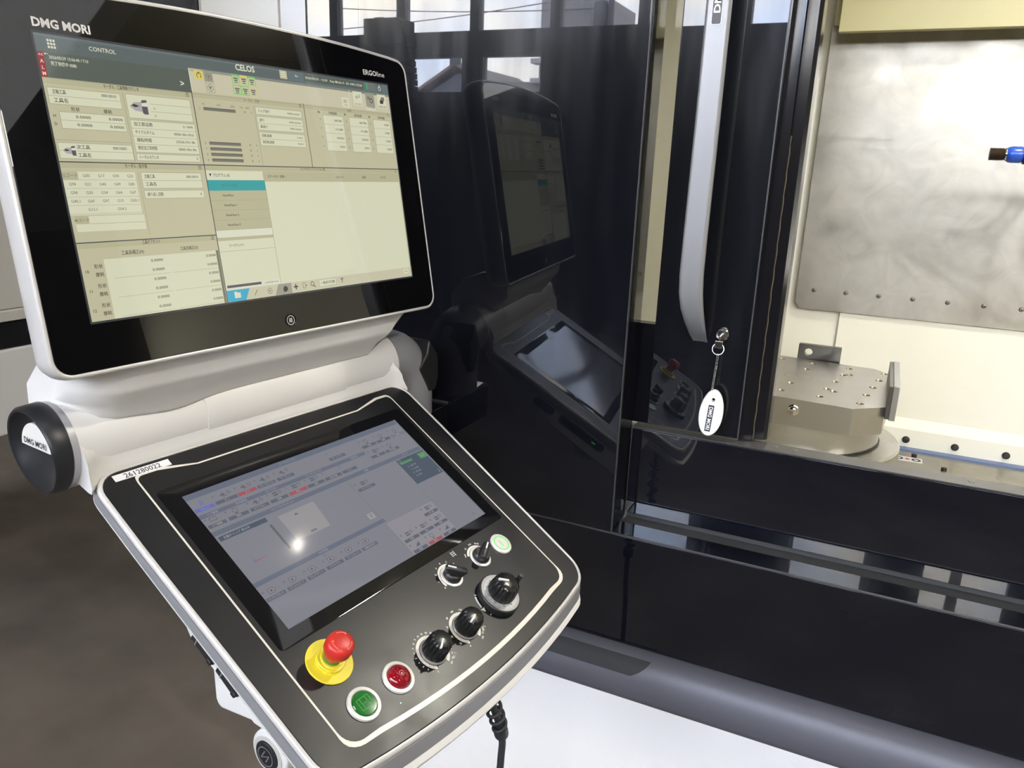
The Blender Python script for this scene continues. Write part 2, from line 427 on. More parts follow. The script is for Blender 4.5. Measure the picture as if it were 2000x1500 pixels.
# window wall opposite the machine (seen in the gloss of the black panels)
WX = [-8.86 + 0.835 * i for i in range(21)]
wb = MB()
wb.box((-9, -6.15, 0), (8, -6, 2.19)); wb.box((-9, -6.15, 2.55), (8, -6, 2.715)); wb.box((-9, -6.15, 5.0), (8, -6, 5.6)); wb.box((-9, -6.15, 3.34), (8, -6, 3.46))
low = [(-4.60, -3.96), (-3.77, -3.12)]
high = [(-8.86 + 0.84 * i, -8.06 + 0.84 * i) for i in range(9)] + [(-0.38, 0.29), (0.74, 1.00), (1.04, 1.44)] + [(2.2 + 0.84 * i, 3.0 + 0.84 * i) for i in range(7)]
for row, za, zb in ((low, 2.19, 2.55), (high, 3.46, 5.0)):
    edges = [-9.0] + [e for a in row for e in a] + [8.0]
    for i in range(0, len(edges), 2): wb.box((edges[i], -6.15, za), (edges[i + 1], -6, zb))
struct('wall_back', wb, wall_mat)
nwin = 0
def window(x0, x1, z0, z1, t):
    global nwin
    nwin += 1
    fr = MB().box((x0, -6.12, z0), (x0 + t, -6.02, z1)).box((x1 - t, -6.12, z0), (x1, -6.02, z1)).box((x0, -6.12, z0), (x1, -6.02, z0 + t)).box((x0, -6.12, z1 - t), (x1, -6.02, z1))
    w = struct('window_%d' % nwin, fr, frame_mat)
    obj('pane', MB().box((x0 + t, -6.075, z0 + t), (x1 - t, -6.07, z1 - t)), clear_pane, w, sharp=0)
for i in range(20): window(WX[i], WX[i + 1], 2.715, 3.34, 0.05)
for x0, x1 in high: window(x0, x1, 3.46, 5.0, 0.02)
for (x0, x1) in low: window(x0, x1, 2.19, 2.55, 0.02)
# right wall with a roller shutter
wr = MB().box((8, -6.2, 0), (8.2, -3.6, 5.8)).box((8, -0.2, 0), (8.2, 5.2, 5.8)).box((8, -3.6, 3.6), (8.2, -0.2, 5.8))
struct('wall_right', wr, ceil_mat)
d1 = struct('door_1', MB().box((8.0, -3.65, 0), (8.08, -3.58, 3.6)).box((8.0, -0.22, 0), (8.08, -0.15, 3.6)), frame_mat)
slat_mesh = None
for i in range(30):
    z = 0.02 + i * 0.119
    mb = MB().loft([[(8.03, y, z), (8.022, y, z + 0.02), (8.02, y, z + 0.06), (8.022, y, z + 0.10), (8.03, y, z + 0.1195), (8.10, y, z + 0.06)] for y in (-3.58, -0.22)])
    obj('slat', mb, shutter_mat, d1)
# ground and houses beyond the windows, seen only as reflections
struct('ground', MB().box((-60, -70, -0.3), (40, -6.2, -0.12)), mat('yard_ground', (0.22, 0.21, 0.20), 0.9))
hs = thing('house', (-14.4, -27, -0.12), 'small gabled house with tiled roof beyond the low window', 'house')
hw = MB().prism([(-16.6, 0), (-13.3, 0), (-13.3, 3.9), (-14.75, 4.75), (-16.6, 3.75)], 25.2, 30, T=lambda x, y, z: (x, -z, y - 0.12))
obj('wall', hw, mat('house_wall', (0.16, 0.17, 0.20), 0.8), hs)
rf = MB()
for (xa, za, xb, zb) in ((-16.95, 3.6, -14.75, 4.85), (-14.75, 4.85, -13.0, 3.85)):
    rf.add([(xa, -24.9, za), (xb, -24.9, zb), (xb, -30.3, zb), (xa, -30.3, za), (xa, -24.9, za + 0.12), (xb, -24.9, zb + 0.12), (xb, -30.3, zb + 0.12), (xa, -30.3, za + 0.12)],
           [(0, 1, 2, 3), (4, 5, 6, 7), (0, 1, 5, 4), (2, 3, 7, 6), (0, 3, 7, 4), (1, 2, 6, 5)])
obj('roof', rf, mat('roof_tile', (0.28, 0.22, 0.20), 0.7), hs)
obj('ridge_ornament', MB().box((-14.9, -25.1, 4.85), (-14.6, -24.8, 5.15)).box((-14.82, -25.05, 5.15), (-14.68, -24.85, 5.35)), mat('ridge_tile', (0.08, 0.08, 0.09), 0.6), hs)
ab = thing('apartment_building', (-11, -27, -0.12), 'pale apartment building with balcony tower beyond the low window', 'building')
abm = mat('building_wall', (0.30, 0.29, 0.29), 0.8)
obj('wall', MB().box((-12.9, -30, -0.12), (-10.6, -25, 4.28)), abm, ab)
obj('tower', MB().box((-11.55, -30, -0.12), (-9.8, -25.1, 7.2)), abm, ab)
for k in range(3): obj('balcony', MB().box((-11.7, -25.2, 3.6 + 0.62 * k), (-10.6, -24.7, 3.75 + 0.62 * k)), mat('balcony_white', (0.5, 0.5, 0.5), 0.7), ab)
up = thing('utility_pole', (-9.05, -25, -0.12), 'grey utility pole with crossarm and wires beyond the upper windows', 'pole')
obj('shaft', MB().lathe([(0.12, -0.12), (0.09, 9.5)], 10, c=(-9.05, -25, 0)), mat('pole_concrete', (0.10, 0.10, 0.11), 0.8), up)
obj('crossarm', MB().box((-9.9, -25.08, 6.9), (-8.2, -24.92, 7.02)), mat('pole_steel', (0.06, 0.06, 0.07), 0.6), up)
obj('transformer', MB().lathe([(0.22, 5.9), (0.24, 6.0), (0.24, 6.6), (0.2, 6.7)], 12, c=(-9.4, -25, 0)), MATS['pole_steel'], up)
for (z0, z1) in ((7.0, 6.2), (6.5, 6.95)):
    obj('wire', MB().tube([(-9.05 - 11 * t, -25, z0 + (z1 - z0) * t - 0.5 * t * (1 - t)) for t in [i / 10 for i in range(11)]], 0.018, 5), MATS['pole_steel'], up)
# dark cable-chain gantry of another machine, a silhouette in front of the windows
gt = thing('gantry', (-2.85, -3, 0), 'dark machine post with cable chain, silhouetted against the windows', 'machine')
gm = mat('gantry_dark', (0.03, 0.03, 0.035), 0.5)
obj('post', MB().box((-2.87, -3.08, 0), (-2.79, -2.98, 2.2)), gm, gt, bevel=0.005)
obj('head', MB().box((-2.93, -3.12, 2.19), (-2.69, -2.94, 2.33)).box((-2.90, -3.14, 2.33), (-2.83, -3.0, 2.345)), gm, gt, bevel=0.006)
for i in range(13):
    t = i / 12; x = -2.70 + 0.075 * t + 0.02 * math.sin(t * PI); z = 2.30 - 0.42 * t
    obj('chain_link', MB().box((x - 0.018, -3.03, z - 0.017), (x + 0.018, -2.97, z + 0.014)), gm, gt)
for k, (lx, ly) in enumerate(((0.36, -2.42), (4.2, -1.6))):  # the second shade belongs to the added fill lamp
    hb = thing('high_bay_lamp', (lx, ly, 5.6), 'round high bay lamp %s' % ('mirrored as a bright spot on the desk display' if k == 0 else 'added over the right half of the hall to brighten the console'), 'lamp', 'high bay lamps')
    obj('shade', MB().lathe([(0.04, 5.58), (0.06, 5.5), (0.26, 5.40), (0.28, 5.37), (0.25, 5.39), (0.05, 5.48)], 24, c=(lx, ly, 0)), silver, hb)

# ================================================================ neighbouring machine at the left
nb = thing('neighbouring_machine', (-2.4, 0, 0), 'cream neighbouring machine with black band and white lower cabinet, left of the console', 'machine')
obj('upper_cover', MB().box((-3.6, -1.0, 1.162), (-1.9, 0.7, 1.86)), nb_cream, nb, bevel=0.006)
obj('base_flange', MB().box((-3.6, -1.0, 1.135), (-1.893, 0.085, 1.162)), nb_cream, nb, bevel=0.003)
obj('black_band', MB().box((-3.6, -1.0, 1.066), (-1.905, 0.7, 1.135)).box((-3.6, -1.0, 1.86), (-1.9, 0.7, 2.3)), nb_black, nb, bevel=0.003)
obj('lower_cabinet', MB().box((-3.6, -1.0, 0.852), (-1.9, 0.7, 1.066)), nb_white, nb, bevel=0.006)
obj('plinth', MB().box((-3.6, -0.95, 0.0), (-3.45, 0.65, 0.852)), mat('plinth_dark', (0.010, 0.010, 0.012), 0.6), nb)
obj('bolt', MB().lathe([(0.006, 0.0), (0.006, 0.005), (0.004, 0.008)], 10, c=(-1.906, 0.075, 1.105), axis='x'), screw_black, nb)
wc = thing('electrical_cabinet', (-1.7, 0.9, 0), 'tall bright white cabinet behind the monitor, left of the grey posts', 'cabinet')
obj('body', MB().box((-1.9, 0.72, 0.0), (-1.38, 1.2, 2.4)), base_white, wc)
obj('door', MB().box((-1.895, 0.70, 0.05), (-1.61, 0.72, 2.38)), mat('cabinet_ivory', (0.84, 0.82, 0.77), 0.5), wc, bevel=0.003)
obj('door', MB().box((-1.602, 0.70, 0.05), (-1.385, 0.72, 2.38)), base_white, wc, bevel=0.003)
ep = thing('embossed_column', (-1.0, 0.15, 0), 'white column of embossed square pockets between two lilac grey posts', 'column')
for (xa, xb) in ((-1.043, -1.024), (-0.975, -0.940)): obj('post', MB().box((xa, 0.13, 0.0), (xb, 0.20, 2.3)), post_lilac, ep, bevel=0.002)
obj('dark_seal', MB().box((-1.051, 0.135, 0), (-1.043, 0.2, 2.3)), nb_black, ep)
obj('dark_seal', MB().box((-0.940, 0.005, 0.6), (-0.835, 0.2, 2.3)), nb_black, ep)
obj('back_panel', MB().box((-1.024, 0.185, 0), (-0.975, 0.20, 2.3)), crate_white, ep)
pk = MB()
for (xa, xb) in ((-1.022, -0.999), (-0.996, -0.977)):
    pk.box((xa, 0.158, 0), (xa + 0.003, 0.185, 2.3)); pk.box((xb - 0.003, 0.158, 0), (xb, 0.185, 2.3))
obj('rib', pk, crate_white, ep)
for i in range(30):
    z = 1.20 + i * 0.036
    for (xa, xb) in ((-1.019, -1.002), (-0.993, -0.980)):
        obj('pocket', MB().loft([[(xa, 0.160, z), (xb, 0.160, z), (xb, 0.160, z + 0.028), (xa, 0.160, z + 0.028)],
                                 [(xa + 0.002, 0.172, z + 0.003), (xb - 0.002, 0.172, z + 0.003), (xb - 0.002, 0.172, z + 0.025), (xa + 0.002, 0.172, z + 0.025)],
                                 [(xa + 0.005, 0.172, z + 0.006), (xb - 0.005, 0.172, z + 0.006), (xb - 0.005, 0.172, z + 0.022), (xa + 0.005, 0.172, z + 0.022)],
                                 [(xa + 0.005, 0.164, z + 0.006), (xb - 0.005, 0.164, z + 0.006), (xb - 0.005, 0.164, z + 0.022), (xa + 0.005, 0.164, z + 0.022)]], False, True), crate_white, ep)
exec_parts = []

# ================================================================ MACHINE FRONT
ML_X0, ML_X1 = -0.833, -0.3385
fp = thing('front_cover', (-0.58, 0, 0.967), 'tall mirror-polished black cover reflecting the console and windows', 'panel')
obj('sheet', MB().box((ML_X0, 0.0, 0.967), (ML_X1, 0.078, 2.3)), mirror_black, fp, bevel=0.0012, seg=1)
obj('edge_strip', MB().box((ML_X1 - 0.0005, -0.0006, 0.967), (ML_X1 + 0.0012, 0.006, 2.3)), bare_edge, fp, bevel=0.0006, seg=1)
sk = thing('skirt', (-0.2, 0, 0.766), 'long gloss black skirt panel below the door sill', 'panel')
obj('sheet', MB().box((-0.85, 0.0, 0.766), (1.9, 0.051, 0.9645)), skirt_black, sk, bevel=0.0012, seg=1)
obj('lip', MB().box((-0.85, -0.0008, 0.9645), (1.9, 0.003, 0.9672)), bare_edge, sk, bevel=0.0005, seg=1)
sl = thing('door_sill', (0.3, 0.07, 0.967), 'gloss black door sill with ledge and metal threshold', 'sill')
obj('ledge', MB().box((-0.3375, 0.003, 0.955), (1.9, 0.0515, 0.9655)), sill_black, sl)
obj('riser', MB().box((-0.3365, 0.0735, 0.975), (1.9, 0.085, 1.1285)), sill_black, sl, bevel=0.001, seg=1)
obj('groove', MB().box((-0.3375, 0.052, 0.94), (1.9, 0.09, 0.962)), seam_dark, sl)
obj('groove_back', MB().box((-0.3375, 0.086, 0.94), (1.9, 0.098, 1.12)), seam_dark, sl)
obj('threshold', MB().box((-0.3365, 0.0735, 1.1287), (1.9, 0.112, 1.1315)), sill_metal, sl, bevel=0.0006, seg=1)
obj('threshold_lip', MB().box((-0.3365, 0.0725, 1.1297), (1.9, 0.0745, 1.1318)), bare_edge, sl)
for (sx, sy) in ((-0.108, 0.0965), (-0.078, 0.0945), (0.166, 0.094), (0.42, 0.094), (0.68, 0.094)):
    s1 = obj('screw', MB().lathe([(0.0042, 1.1315), (0.0042, 1.1322), (0.0032, 1.1326)], 16, c=(sx, sy, 0)), screw_steel, sl)
    obj('hex_recess', MB().lathe([(0.0016, 1.1326), (0.0016, 1.1327)], 6, c=(sx, sy, 0)), hole_dark, s1)
bp = thing('bumper_rail', (0, 0, 0.70), 'lilac grey metallic bumper rail running along the machine front', 'rail')
BPR = [(0.0, 0.766), (-0.008, 0.7645), (-0.018, 0.759), (-0.027, 0.748), (-0.034, 0.734), (-0.040, 0.716), (-0.043, 0.701), (-0.042, 0.693), (-0.036, 0.688), (0.0, 0.6865)]
obj('rail', MB().loft([[(x, y, z) for y, z in BPR] + [(x, 0.05, 0.6865), (x, 0.05, 0.766)] for x in (-0.85, 1.9)]), bumper_mat, bp, sharp=50)
pr_ = [(-0.0192, 0.7595), (-0.0235, 0.7545), (-0.0282, 0.7488), (-0.0318, 0.7415), (-0.0352, 0.7335)]
pe = [-0.246, -0.249, -0.254, -0.262, -0.275]
pd = MB().loft([[(-0.6, y, z) for y, z in pr_], [(pe[i] - 0.05, y, z) for i, (y, z) in enumerate(pr_)], [(pe[i], y, z) for i, (y, z) in enumerate(pr_)], [(pe[i] + 0.0005, y + 0.003, z) for i, (y, z) in enumerate(pr_)]], False, False, closed=False)
obj('pad', pd, pad_mat, bp, sharp=50)
bc = thing('base_cover', (0, 0, 0.1), 'large plain white base cover below the bumper rail', 'panel')
obj('sheet', MB().box((-0.85, 0.002, 0.12), (1.9, 0.06, 0.6855)), base_white, bc, bevel=0.003)
obj('plinth', MB().box((-0.80, 0.05, 0.0), (1.85, 1.3, 0.12)), nb_black, bc)
# sliding door: panel with window slot, handle, lock, leading edge
dr = thing('sliding_door', (-0.3, 0.09, 1.1365), 'gloss black sliding door with grey bar handle and lock', 'door')
dp = obj('door_panel', MB().box((-0.80, 0.088, 1.1365), (-0.1655, 0.112, 2.28)), door_black, dr)
cut(dp, MB().add([(-0.52, -0.03, 1.306 - 1.1365), (-0.0165, -0.03, 1.306 - 1.1365), (-0.0145, -0.03, 2.2 - 1.1365), (-0.52, -0.03, 2.2 - 1.1365),
                  (-0.52, 0.06, 1.306 - 1.1365), (-0.0165, 0.06, 1.306 - 1.1365), (-0.0145, 0.06, 2.2 - 1.1365), (-0.52, 0.06, 2.2 - 1.1365)],
                 [(0, 3, 2, 1), (4, 5, 6, 7), (0, 1, 5, 4), (1, 2, 6, 5), (2, 3, 7, 6), (3, 0, 4, 7)]))
obj('window_pane', MB().box((-0.79, 0.104, 1.30), (-0.31, 0.108, 2.21)), door_pane, dr, sharp=0)
obj('window_gasket', MB().box((-0.50, 0.089, 1.2975), (-0.3155, 0.104, 1.3062)).box((-0.3168, 0.0885, 1.306), (-0.3135, 0.104, 2.2)), edge_black, dr)
# leading edge: dark profile wrapping the right end of the door
LE = [(-0.1655, 0.088), (-0.1630, 0.0885), (-0.1625, 0.094), (-0.156, 0.098), (-0.146, 0.1005), (-0.1445, 0.106), (-0.138, 0.109), (-0.130, 0.112), (-0.1245, 0.118), (-0.1235, 0.130), (-0.1235, 0.150), (-0.1655, 0.150)]
obj('leading_edge', MB().loft([[(x, y, z) for x, y in LE] for z in (1.134, 2.28)]), edge_black, dr, sharp=20)
obj('edge_trim', MB().box((-0.1668, 0.0865, 1.1365), (-0.1648, 0.0895, 2.28)), bare_edge, dr)
obj('worn_seal', MB().tube([(-0.1445 + 0.0006 * math.sin(i * 2.1), 0.1035 + 0.0004 * math.sin(i * 5.3), 1.136 + i * 0.012) for i in range(40)], 0.0009, 5), mat('seal_tan', (0.10, 0.075, 0.045), 0.6), dr)
# handle
def hsec(cx, cy, z, w, d, tx=0.0):
    p = rr(w, d, min(w, d) * 0.30, 3)
    return [(cx + a, cy + b, z + tx * b) for a, b in p]
hr = [hsec(-0.2525, 0.030, 2.2, 0.034, 0.017), hsec(-0.2525, 0.030, 1.62, 0.034, 0.017), hsec(-0.2535, 0.030, 1.46, 0.0345, 0.017), hsec(-0.2535, 0.0305, 1.40, 0.035, 0.018),
      hsec(-0.2525, 0.034, 1.37, 0.035, 0.020), hsec(-0.250, 0.042, 1.345, 0.034, 0.022, -0.2), hsec(-0.2465, 0.054, 1.322, 0.031, 0.024, -0.5), hsec(-0.2435, 0.068, 1.304, 0.027, 0.024, -0.7), hsec(-0.2415, 0.082, 1.292, 0.023, 0.022, -0.8), hsec(-0.241, 0.0885, 1.288, 0.022, 0.018, -0.8)]
hd = obj('handle', MB().loft(hr), handle_alu, dr, sharp=45)
hb2 = obj('badge', MB().prism(rr(0.0125, 0.105, 0.002, 3, -0.2525, 1.797), 0.0203, 0.0218, T=lambda x, y, z: (x, z, y)), mat('badge_dark', (0.06, 0.055, 0.055), 0.4), hd)
obj('badge_rim', MB().prism(rr(0.0145, 0.107, 0.003, 3, -0.2525, 1.797), 0.0206, 0.0226, T=lambda x, y, z: (x, z, y)), label_white, hd)
tm = MB(); write(tm, 'DMG MORI', 0, 0, 0.0085, 0, bold=True, width=0.080)
Mb = frame((-0.2525, 0.0200, 1.7585), (0, 0, 1), (-1, 0, 0), (0, -1, 0))
obj('badge_lettering', tm, label_white, hd, M=Mb)
lk = obj('lock_cylinder', MB().lathe([(0.0105, 0.0), (0.0105, 0.004), (0.009, 0.0055), (0.006, 0.006), (0.005, 0.010), (0.0045, 0.0105)], 24, c=(-0.208, 0.088, 1.304), axis='y'), chrome, dr)
# key float hanging from the lock
kt = thing('key_float', (-0.2085, 0.074, 1.29), 'white oval foam key float on a bead chain, hanging from the door lock', 'key ring')
obj('key', MB().box((-0.2095, 0.066, 1.292), (-0.2065, 0.0785, 1.3045)).box((-0.2145, 0.0655, 1.285), (-0.2025, 0.0675, 1.2965)), chrome, kt, bevel=0.0008)
obj('split_ring', MB().tube([(-0.2085 + 0.0088 * math.cos(a), 0.066 + 0.002 * math.sin(a), 1.284 + 0.0088 * math.sin(a)) for a in [2 * PI * i / 28 for i in range(29)]], 0.0007, 6), chrome, kt)
ch = MB()
for sgn in (-1, 1):
    for i in range(30):
        t = i / 29
        x = -0.2080 - 0.0036 * t + sgn * (0.0013 - 0.0004 * t); y = 0.0685 - 0.003 * t - 0.001 * sgn; z = 1.2755 - 0.0735 * t
        ch.lathe([(0.0002, z - 0.00105), (0.0009, z - 0.0006), (0.00115, z), (0.0009, z + 0.0006), (0.0002, z + 0.00105)], 8, c=(x, y, 0))
co = obj('bead_chain', ch, chrome, kt); co['kind'] = 'stuff'
tilt = math.radians(-4)
Mt = frame((-0.2085, 0.0675, 1.1795), (math.cos(tilt), 0.10, math.sin(tilt)), (-math.sin(tilt), 0, math.cos(tilt)), (0.10, -1, 0))
ov = [(0.0185 * math.cos(a) * (1 - 0.06 * math.sin(a)), 0.0385 * math.sin(a)) for a in [2 * PI * i / 40 for i in range(40)]]
fl = obj('float', MB().loft([[(x * s, y * (1 - (1 - s) * 0.6), z) for x, y in ov] for s, z in ((0.93, -0.0052), (0.985, -0.004), (1, -0.002), (1, 0.002), (0.985, 0.004), (0.93, 0.0052))]), tag_white, kt, M=Mt, sharp=60)
cm = [(Mt @ Vector((0.0028 * math.cos(a), 0.0225 + 0.0034 * math.sin(a), zz))) - kt.location for zz in (-0.02, 0.02) for a in [2 * PI * i / 14 for i in range(14)]]
cut(fl, MB().add([tuple(v) for v in cm], [list(range(14))[::-1], list(range(14, 28))] + [(i, (i + 1) % 14, 14 + (i + 1) % 14, 14 + i) for i in range(14)]))
obj('nameplate', MB().prism(rr(0.0088, 0.044, 0.0004, 2, -0.001, -0.0085), 0.0052, 0.0056), dark_text, fl, M=Mt)
tm = MB(); write(tm, 'DMG MORI', -0.001, -0.0085, 0.0056, 0.0058, al='c', width=0.0385, rot=-PI / 2, bold=True)
obj('lettering', tm, label_white, fl, M=Mt)
# right-hand part of the machine front and the header above the door
rc = thing('right_front_cover', (1.4, 0, 0.967), 'black right-hand front cover of the machine beside the door opening', 'panel')
obj('sheet', MB().box((0.95, 0.0, 0.967), (1.9, 0.078, 2.3)), mirror_black, rc, bevel=0.001)
hc = thing('header_cover', (0.3, 0.05, 2.3), 'white header cover above the door opening', 'panel')
obj('sheet', MB().box((-0.95, 0.0, 2.3), (1.9, 0.086, 2.62)), base_white, hc, bevel=0.003)

# ================================================================ MACHINING CHAMBER
YB = 1.30
cb = thing('machining_chamber', (0.1, 1.3, 0.8), 'cream-painted machining chamber lit from inside, behind the open door', 'machine')
obj('back_wall', MB().box((-0.72, YB, 0.80), (1.30, YB + 0.02, 2.6)), cream, cb)
obj('back_wall_sheet', MB().box((-0.085, YB - 0.012, 0.885), (1.30, YB, 1.2)), cream, cb, bevel=0.002)
obj('left_wall', MB().box((-0.74, 0.16, 0.80), (-0.72, YB + 0.02, 2.6)), mat('chamber_side_steel', (0.42, 0.40, 0.37), 0.35, 0.6), cb)
obj('right_wall', MB().box((1.30, 0.10, 0.80), (1.32, YB + 0.02, 2.6)), cream, cb)
obj('roof', MB().box((-0.74, 0.12, 2.6), (1.32, YB + 0.02, 2.62)), cream, cb)
obj('chamber_floor', MB().box((-0.74, 0.09, 0.78), (1.32, YB, 0.80)), chamber_floor, cb)
obj('front_wall', MB().box((-0.74, 0.10, 0.80), (1.30, 0.112, 1.128)), cream, cb)
ks = MB().loft([[(x, YB, 0.805), (x, YB - 0.032, 0.805), (x, YB - 0.032, 0.858), (x, YB - 0.013, 0.886), (x, YB, 0.886)] for x in (0.02, 1.30)])
obj('kick_strip', ks, cream, cb, sharp=20)
obj('blue_reflection', MB().box((-0.1, YB - 0.06, 0.800), (1.30, YB - 0.001, 0.806)), blue_reflection, cb)  # blue reflection at the wall foot, put in as a coloured strip
for i in range(6):
    x = 0.142 + 0.1245 * i
    b1 = obj('bolt', MB().lathe([(0.010, 0.0), (0.010, 0.003), (0.0075, 0.0032), (0.0075, 0.011), (0.006, 0.0125), (0.003, 0.0128), (0.003, 0.010)], 18, c=(x, YB - 0.032, 0.8275), axis='y'), screw_black, cb)
gp = thing('guard_plate', (0.3, 1.28, 1.2), 'smudged stainless guard plate on the chamber back wall', 'plate')
obj('sheet', MB().prism([(-0.196, 1.172), (0.93, 1.172), (0.93, 2.05), (-0.196, 2.05), (-0.211, 1.95), (-0.211, 1.19)], 0, 0.012, T=lambda x, y, z: (x, YB - 0.012 - 0.0 - z + 0.0, y)), steel_plate, gp, bevel=0.0012, seg=1)
for i in range(12):
    x = -0.163 + 0.0863 * i
    s1 = obj('screw', MB().lathe([(0.0065, 0.0), (0.0062, 0.002), (0.0045, 0.0038), (0.002, 0.0042)], 16, c=(x, YB - 0.024, 1.229), axis='y'), screw_steel, gp)
    obj('hex_recess', MB().lathe([(0.0022, 0.0042), (0.0022, 0.0045)], 6, c=(x, YB - 0.024, 1.229), axis='y'), hole_dark, s1)
tv = thing('telescopic_cover', (0.3, 1.2, 1.9), 'pale yellow sheet cover above the stainless guard plate', 'cover')
obj('front_sheet', MB().box((-0.186, 1.17, 1.906), (1.25, 1.20, 2.58)), yellow_cover, tv, bevel=0.002)
obj('rear_sheet', MB().box((-0.201, 1.205, 1.932), (1.25, 1.235, 2.58)), yellow_cover, tv, bevel=0.002)
nz = thing('coolant_nozzle', (0.22, 0.8, 1.606), 'blue coolant nozzle with dark threaded tip, at the right edge', 'nozzle')
th = [(0.0085, 0.170)]
for i in range(12): th += [(0.0128, 0.1705 + 0.0022 * i), (0.0116, 0.1716 + 0.0022 * i)]
obj('threaded_tip', MB().lathe(th + [(0.009, 0.198)], 24, c=(0, 0.8, 1.606), axis='x'), brass_dark, nz)
obj('collar', MB().lathe([(0.011, 0.197), (0.0135, 0.1985), (0.0135, 0.2005), (0.012, 0.202)], 24, c=(0, 0.8, 1.606), axis='x'), chrome, nz)
obj('coupling', MB().lathe([(0.012, 0.2005), (0.0152, 0.204), (0.0165, 0.210), (0.0165, 0.226), (0.0152, 0.230), (0.012, 0.2315)], 12, c=(0, 0.8, 1.606), axis='x'), nozzle_blue, nz)
obj('nut', MB().lathe([(0.020, 0.231), (0.0215, 0.233), (0.0215, 0.25), (0.019, 0.252)], 6, c=(0, 0.8, 1.606), axis='x'), screw_black, nz)
obj('pipe', MB().lathe([(0.013, 0.25), (0.013, 0.945)], 16, c=(0, 0.8, 1.606), axis='x'), screw_black, nz)
fpn = thing('floor_plate', (0.165, 1.14, 0.8), 'small screwed steel plate with a sticker on the chamber floor', 'plate')
# pallet on its turntable
PC = Vector((-0.135, 0.72)); pa = math.radians(-4.5)
Mp = frame((PC.x, PC.y, 0), (math.cos(pa), math.sin(pa), 0), (-math.sin(pa), math.cos(pa), 0), (0, 0, 1))
tt = thing('turntable', (PC.x, PC.y, 0.8), 'round stepped steel turntable under the pallet', 'turntable')
obj('drum', MB().lathe([(0.186, 0.975), (0.190, 0.978), (0.190, 1.040), (0.186, 1.042)], 64, c=(PC.x, PC.y, 0)), turned_steel, tt)
obj('flange', MB().lathe([(0.232, 0.940), (0.236, 0.944), (0.236, 0.970), (0.232, 0.975)], 64, c=(PC.x, PC.y, 0)), turned_steel, tt)
obj('pedestal', MB().lathe([(0.20, 0.80), (0.20, 0.94)], 48, c=(PC.x, PC.y, 0)), block_steel, tt)
obj('seal_ring', MB().lathe([(0.193, 0.9751), (0.193, 0.979), (0.190, 0.9795)], 64, c=(PC.x, PC.y, 0)), hole_dark, tt)
pl = thing('pallet', (PC.x, PC.y, 1.042), 'thick octagonal ground steel pallet with threaded holes', 'pallet')
oc = [(-0.2, -0.145), (-0.145, -0.2), (0.145, -0.2), (0.2, -0.145), (0.2, 0.145), (0.145, 0.2), (-0.145, 0.2), (-0.2, 0.145)]
plo = obj('plate', MB().prism(oc, 1.042, 1.100, T=lambda x, y, z: (x, y, z)), ground_steel, pl, M=Mp, sharp=20)
HOLES = [(-0.1887, 0.8912), (-0.1143, 0.8804), (-0.1233, 0.8079), (-0.031, 0.8734), (0.0475, 0.8657), (-0.0406, 0.798), (-0.0265, 0.8072), (-0.0534, 0.7208), (0.0371, 0.7889), (-0.1427, 0.6524), (0.0261, 0.7137), (-0.0649, 0.6427), (-0.0509, 0.6285), (-0.1535, 0.5761), (0.0146, 0.638), (-0.0743, 0.5698), (0.005, 0.5594)]
cc = MB()
for (hx, hy) in HOLES:
    cc.lathe([(0.0078, 1.066), (0.0078, 1.12)], 16, c=(hx - PC.x, hy - PC.y, -1.042))
cut(plo, cc)
for (hx, hy) in HOLES:
    obj('threaded_hole', MB().lathe([(0.0066, 1.070), (0.0066, 1.0985), (0.0082, 1.1002), (0.0078, 1.0990), (0.0060, 1.097), (0.0060, 1.0705)], 16, c=(hx, hy, 0)), side_steel, pl)
obj('engraved_mark', MB().arc(0.030, 0.0308, 0, 2 * PI, 1.1002, n=40, c=(-0.1332, 0.7261)).line((-0.147, 0.750), (-0.127, 0.724), 0.0010, 1.1002).line((-0.137, 0.726), (-0.117, 0.700), 0.0010, 1.1002), bare_edge, pl)
sc1 = obj('side_screw', MB().lathe([(0.0115, 0.0), (0.0115, 0.0015), (0.0095, 0.0028), (0.0075, 0.003), (0.007, 0.0065), (0.004, 0.0085)], 24, c=(-0.119, 0.5185, 1.077), axis='y'), chrome, pl)
stp = thing('stop_block', (-0.105, 0.925, 1.1), 'dark steel stop block with a round hole, at the back edge of the pallet', 'block')
sb = obj('block', MB().box((-0.156, 0.922, 1.045), (-0.055, 0.943, 1.137)), block_steel, stp, bevel=0.0015)
cut(sb, MB().lathe([(0.0095, -0.05), (0.0095, 0.05)], 20, c=(-0.131 + 0.105, 0.0075, 0.018), axis='y'))
cp = thing('locating_plate', (0.07, 0.65, 1.1), 'upright steel locating plate with holes, on the right side of the pallet', 'plate')
lp = obj('plate', MB().box((0.0615, 0.552, 1.075), (0.0735, 0.80, 1.1475)), mat('plate_pale_steel', (0.40, 0.39, 0.38), 0.3, 0.8), cp, bevel=0.001)
cuts = MB()
for (yy, zz, r_) in ((0.59, 1.128, 0.008), (0.60, 1.098, 0.006), (0.65, 1.128, 0.008), (0.66, 1.10, 0.006), (0.71, 1.128, 0.008)):
    cuts.lathe([(r_, -0.03), (r_, 0.05)], 14, c=(0.0, yy - 0.65, zz - 1.1), axis='x')
cut(lp, cuts)
obj('backing_plate', MB().box((0.0535, 0.549, 1.078), (0.0613, 0.795, 1.147)), block_steel, cp, bevel=0.001)
obj('bracket', MB().box((0.0500, 0.57, 1.06), (0.0535, 0.72, 1.09)), side_steel, cp)

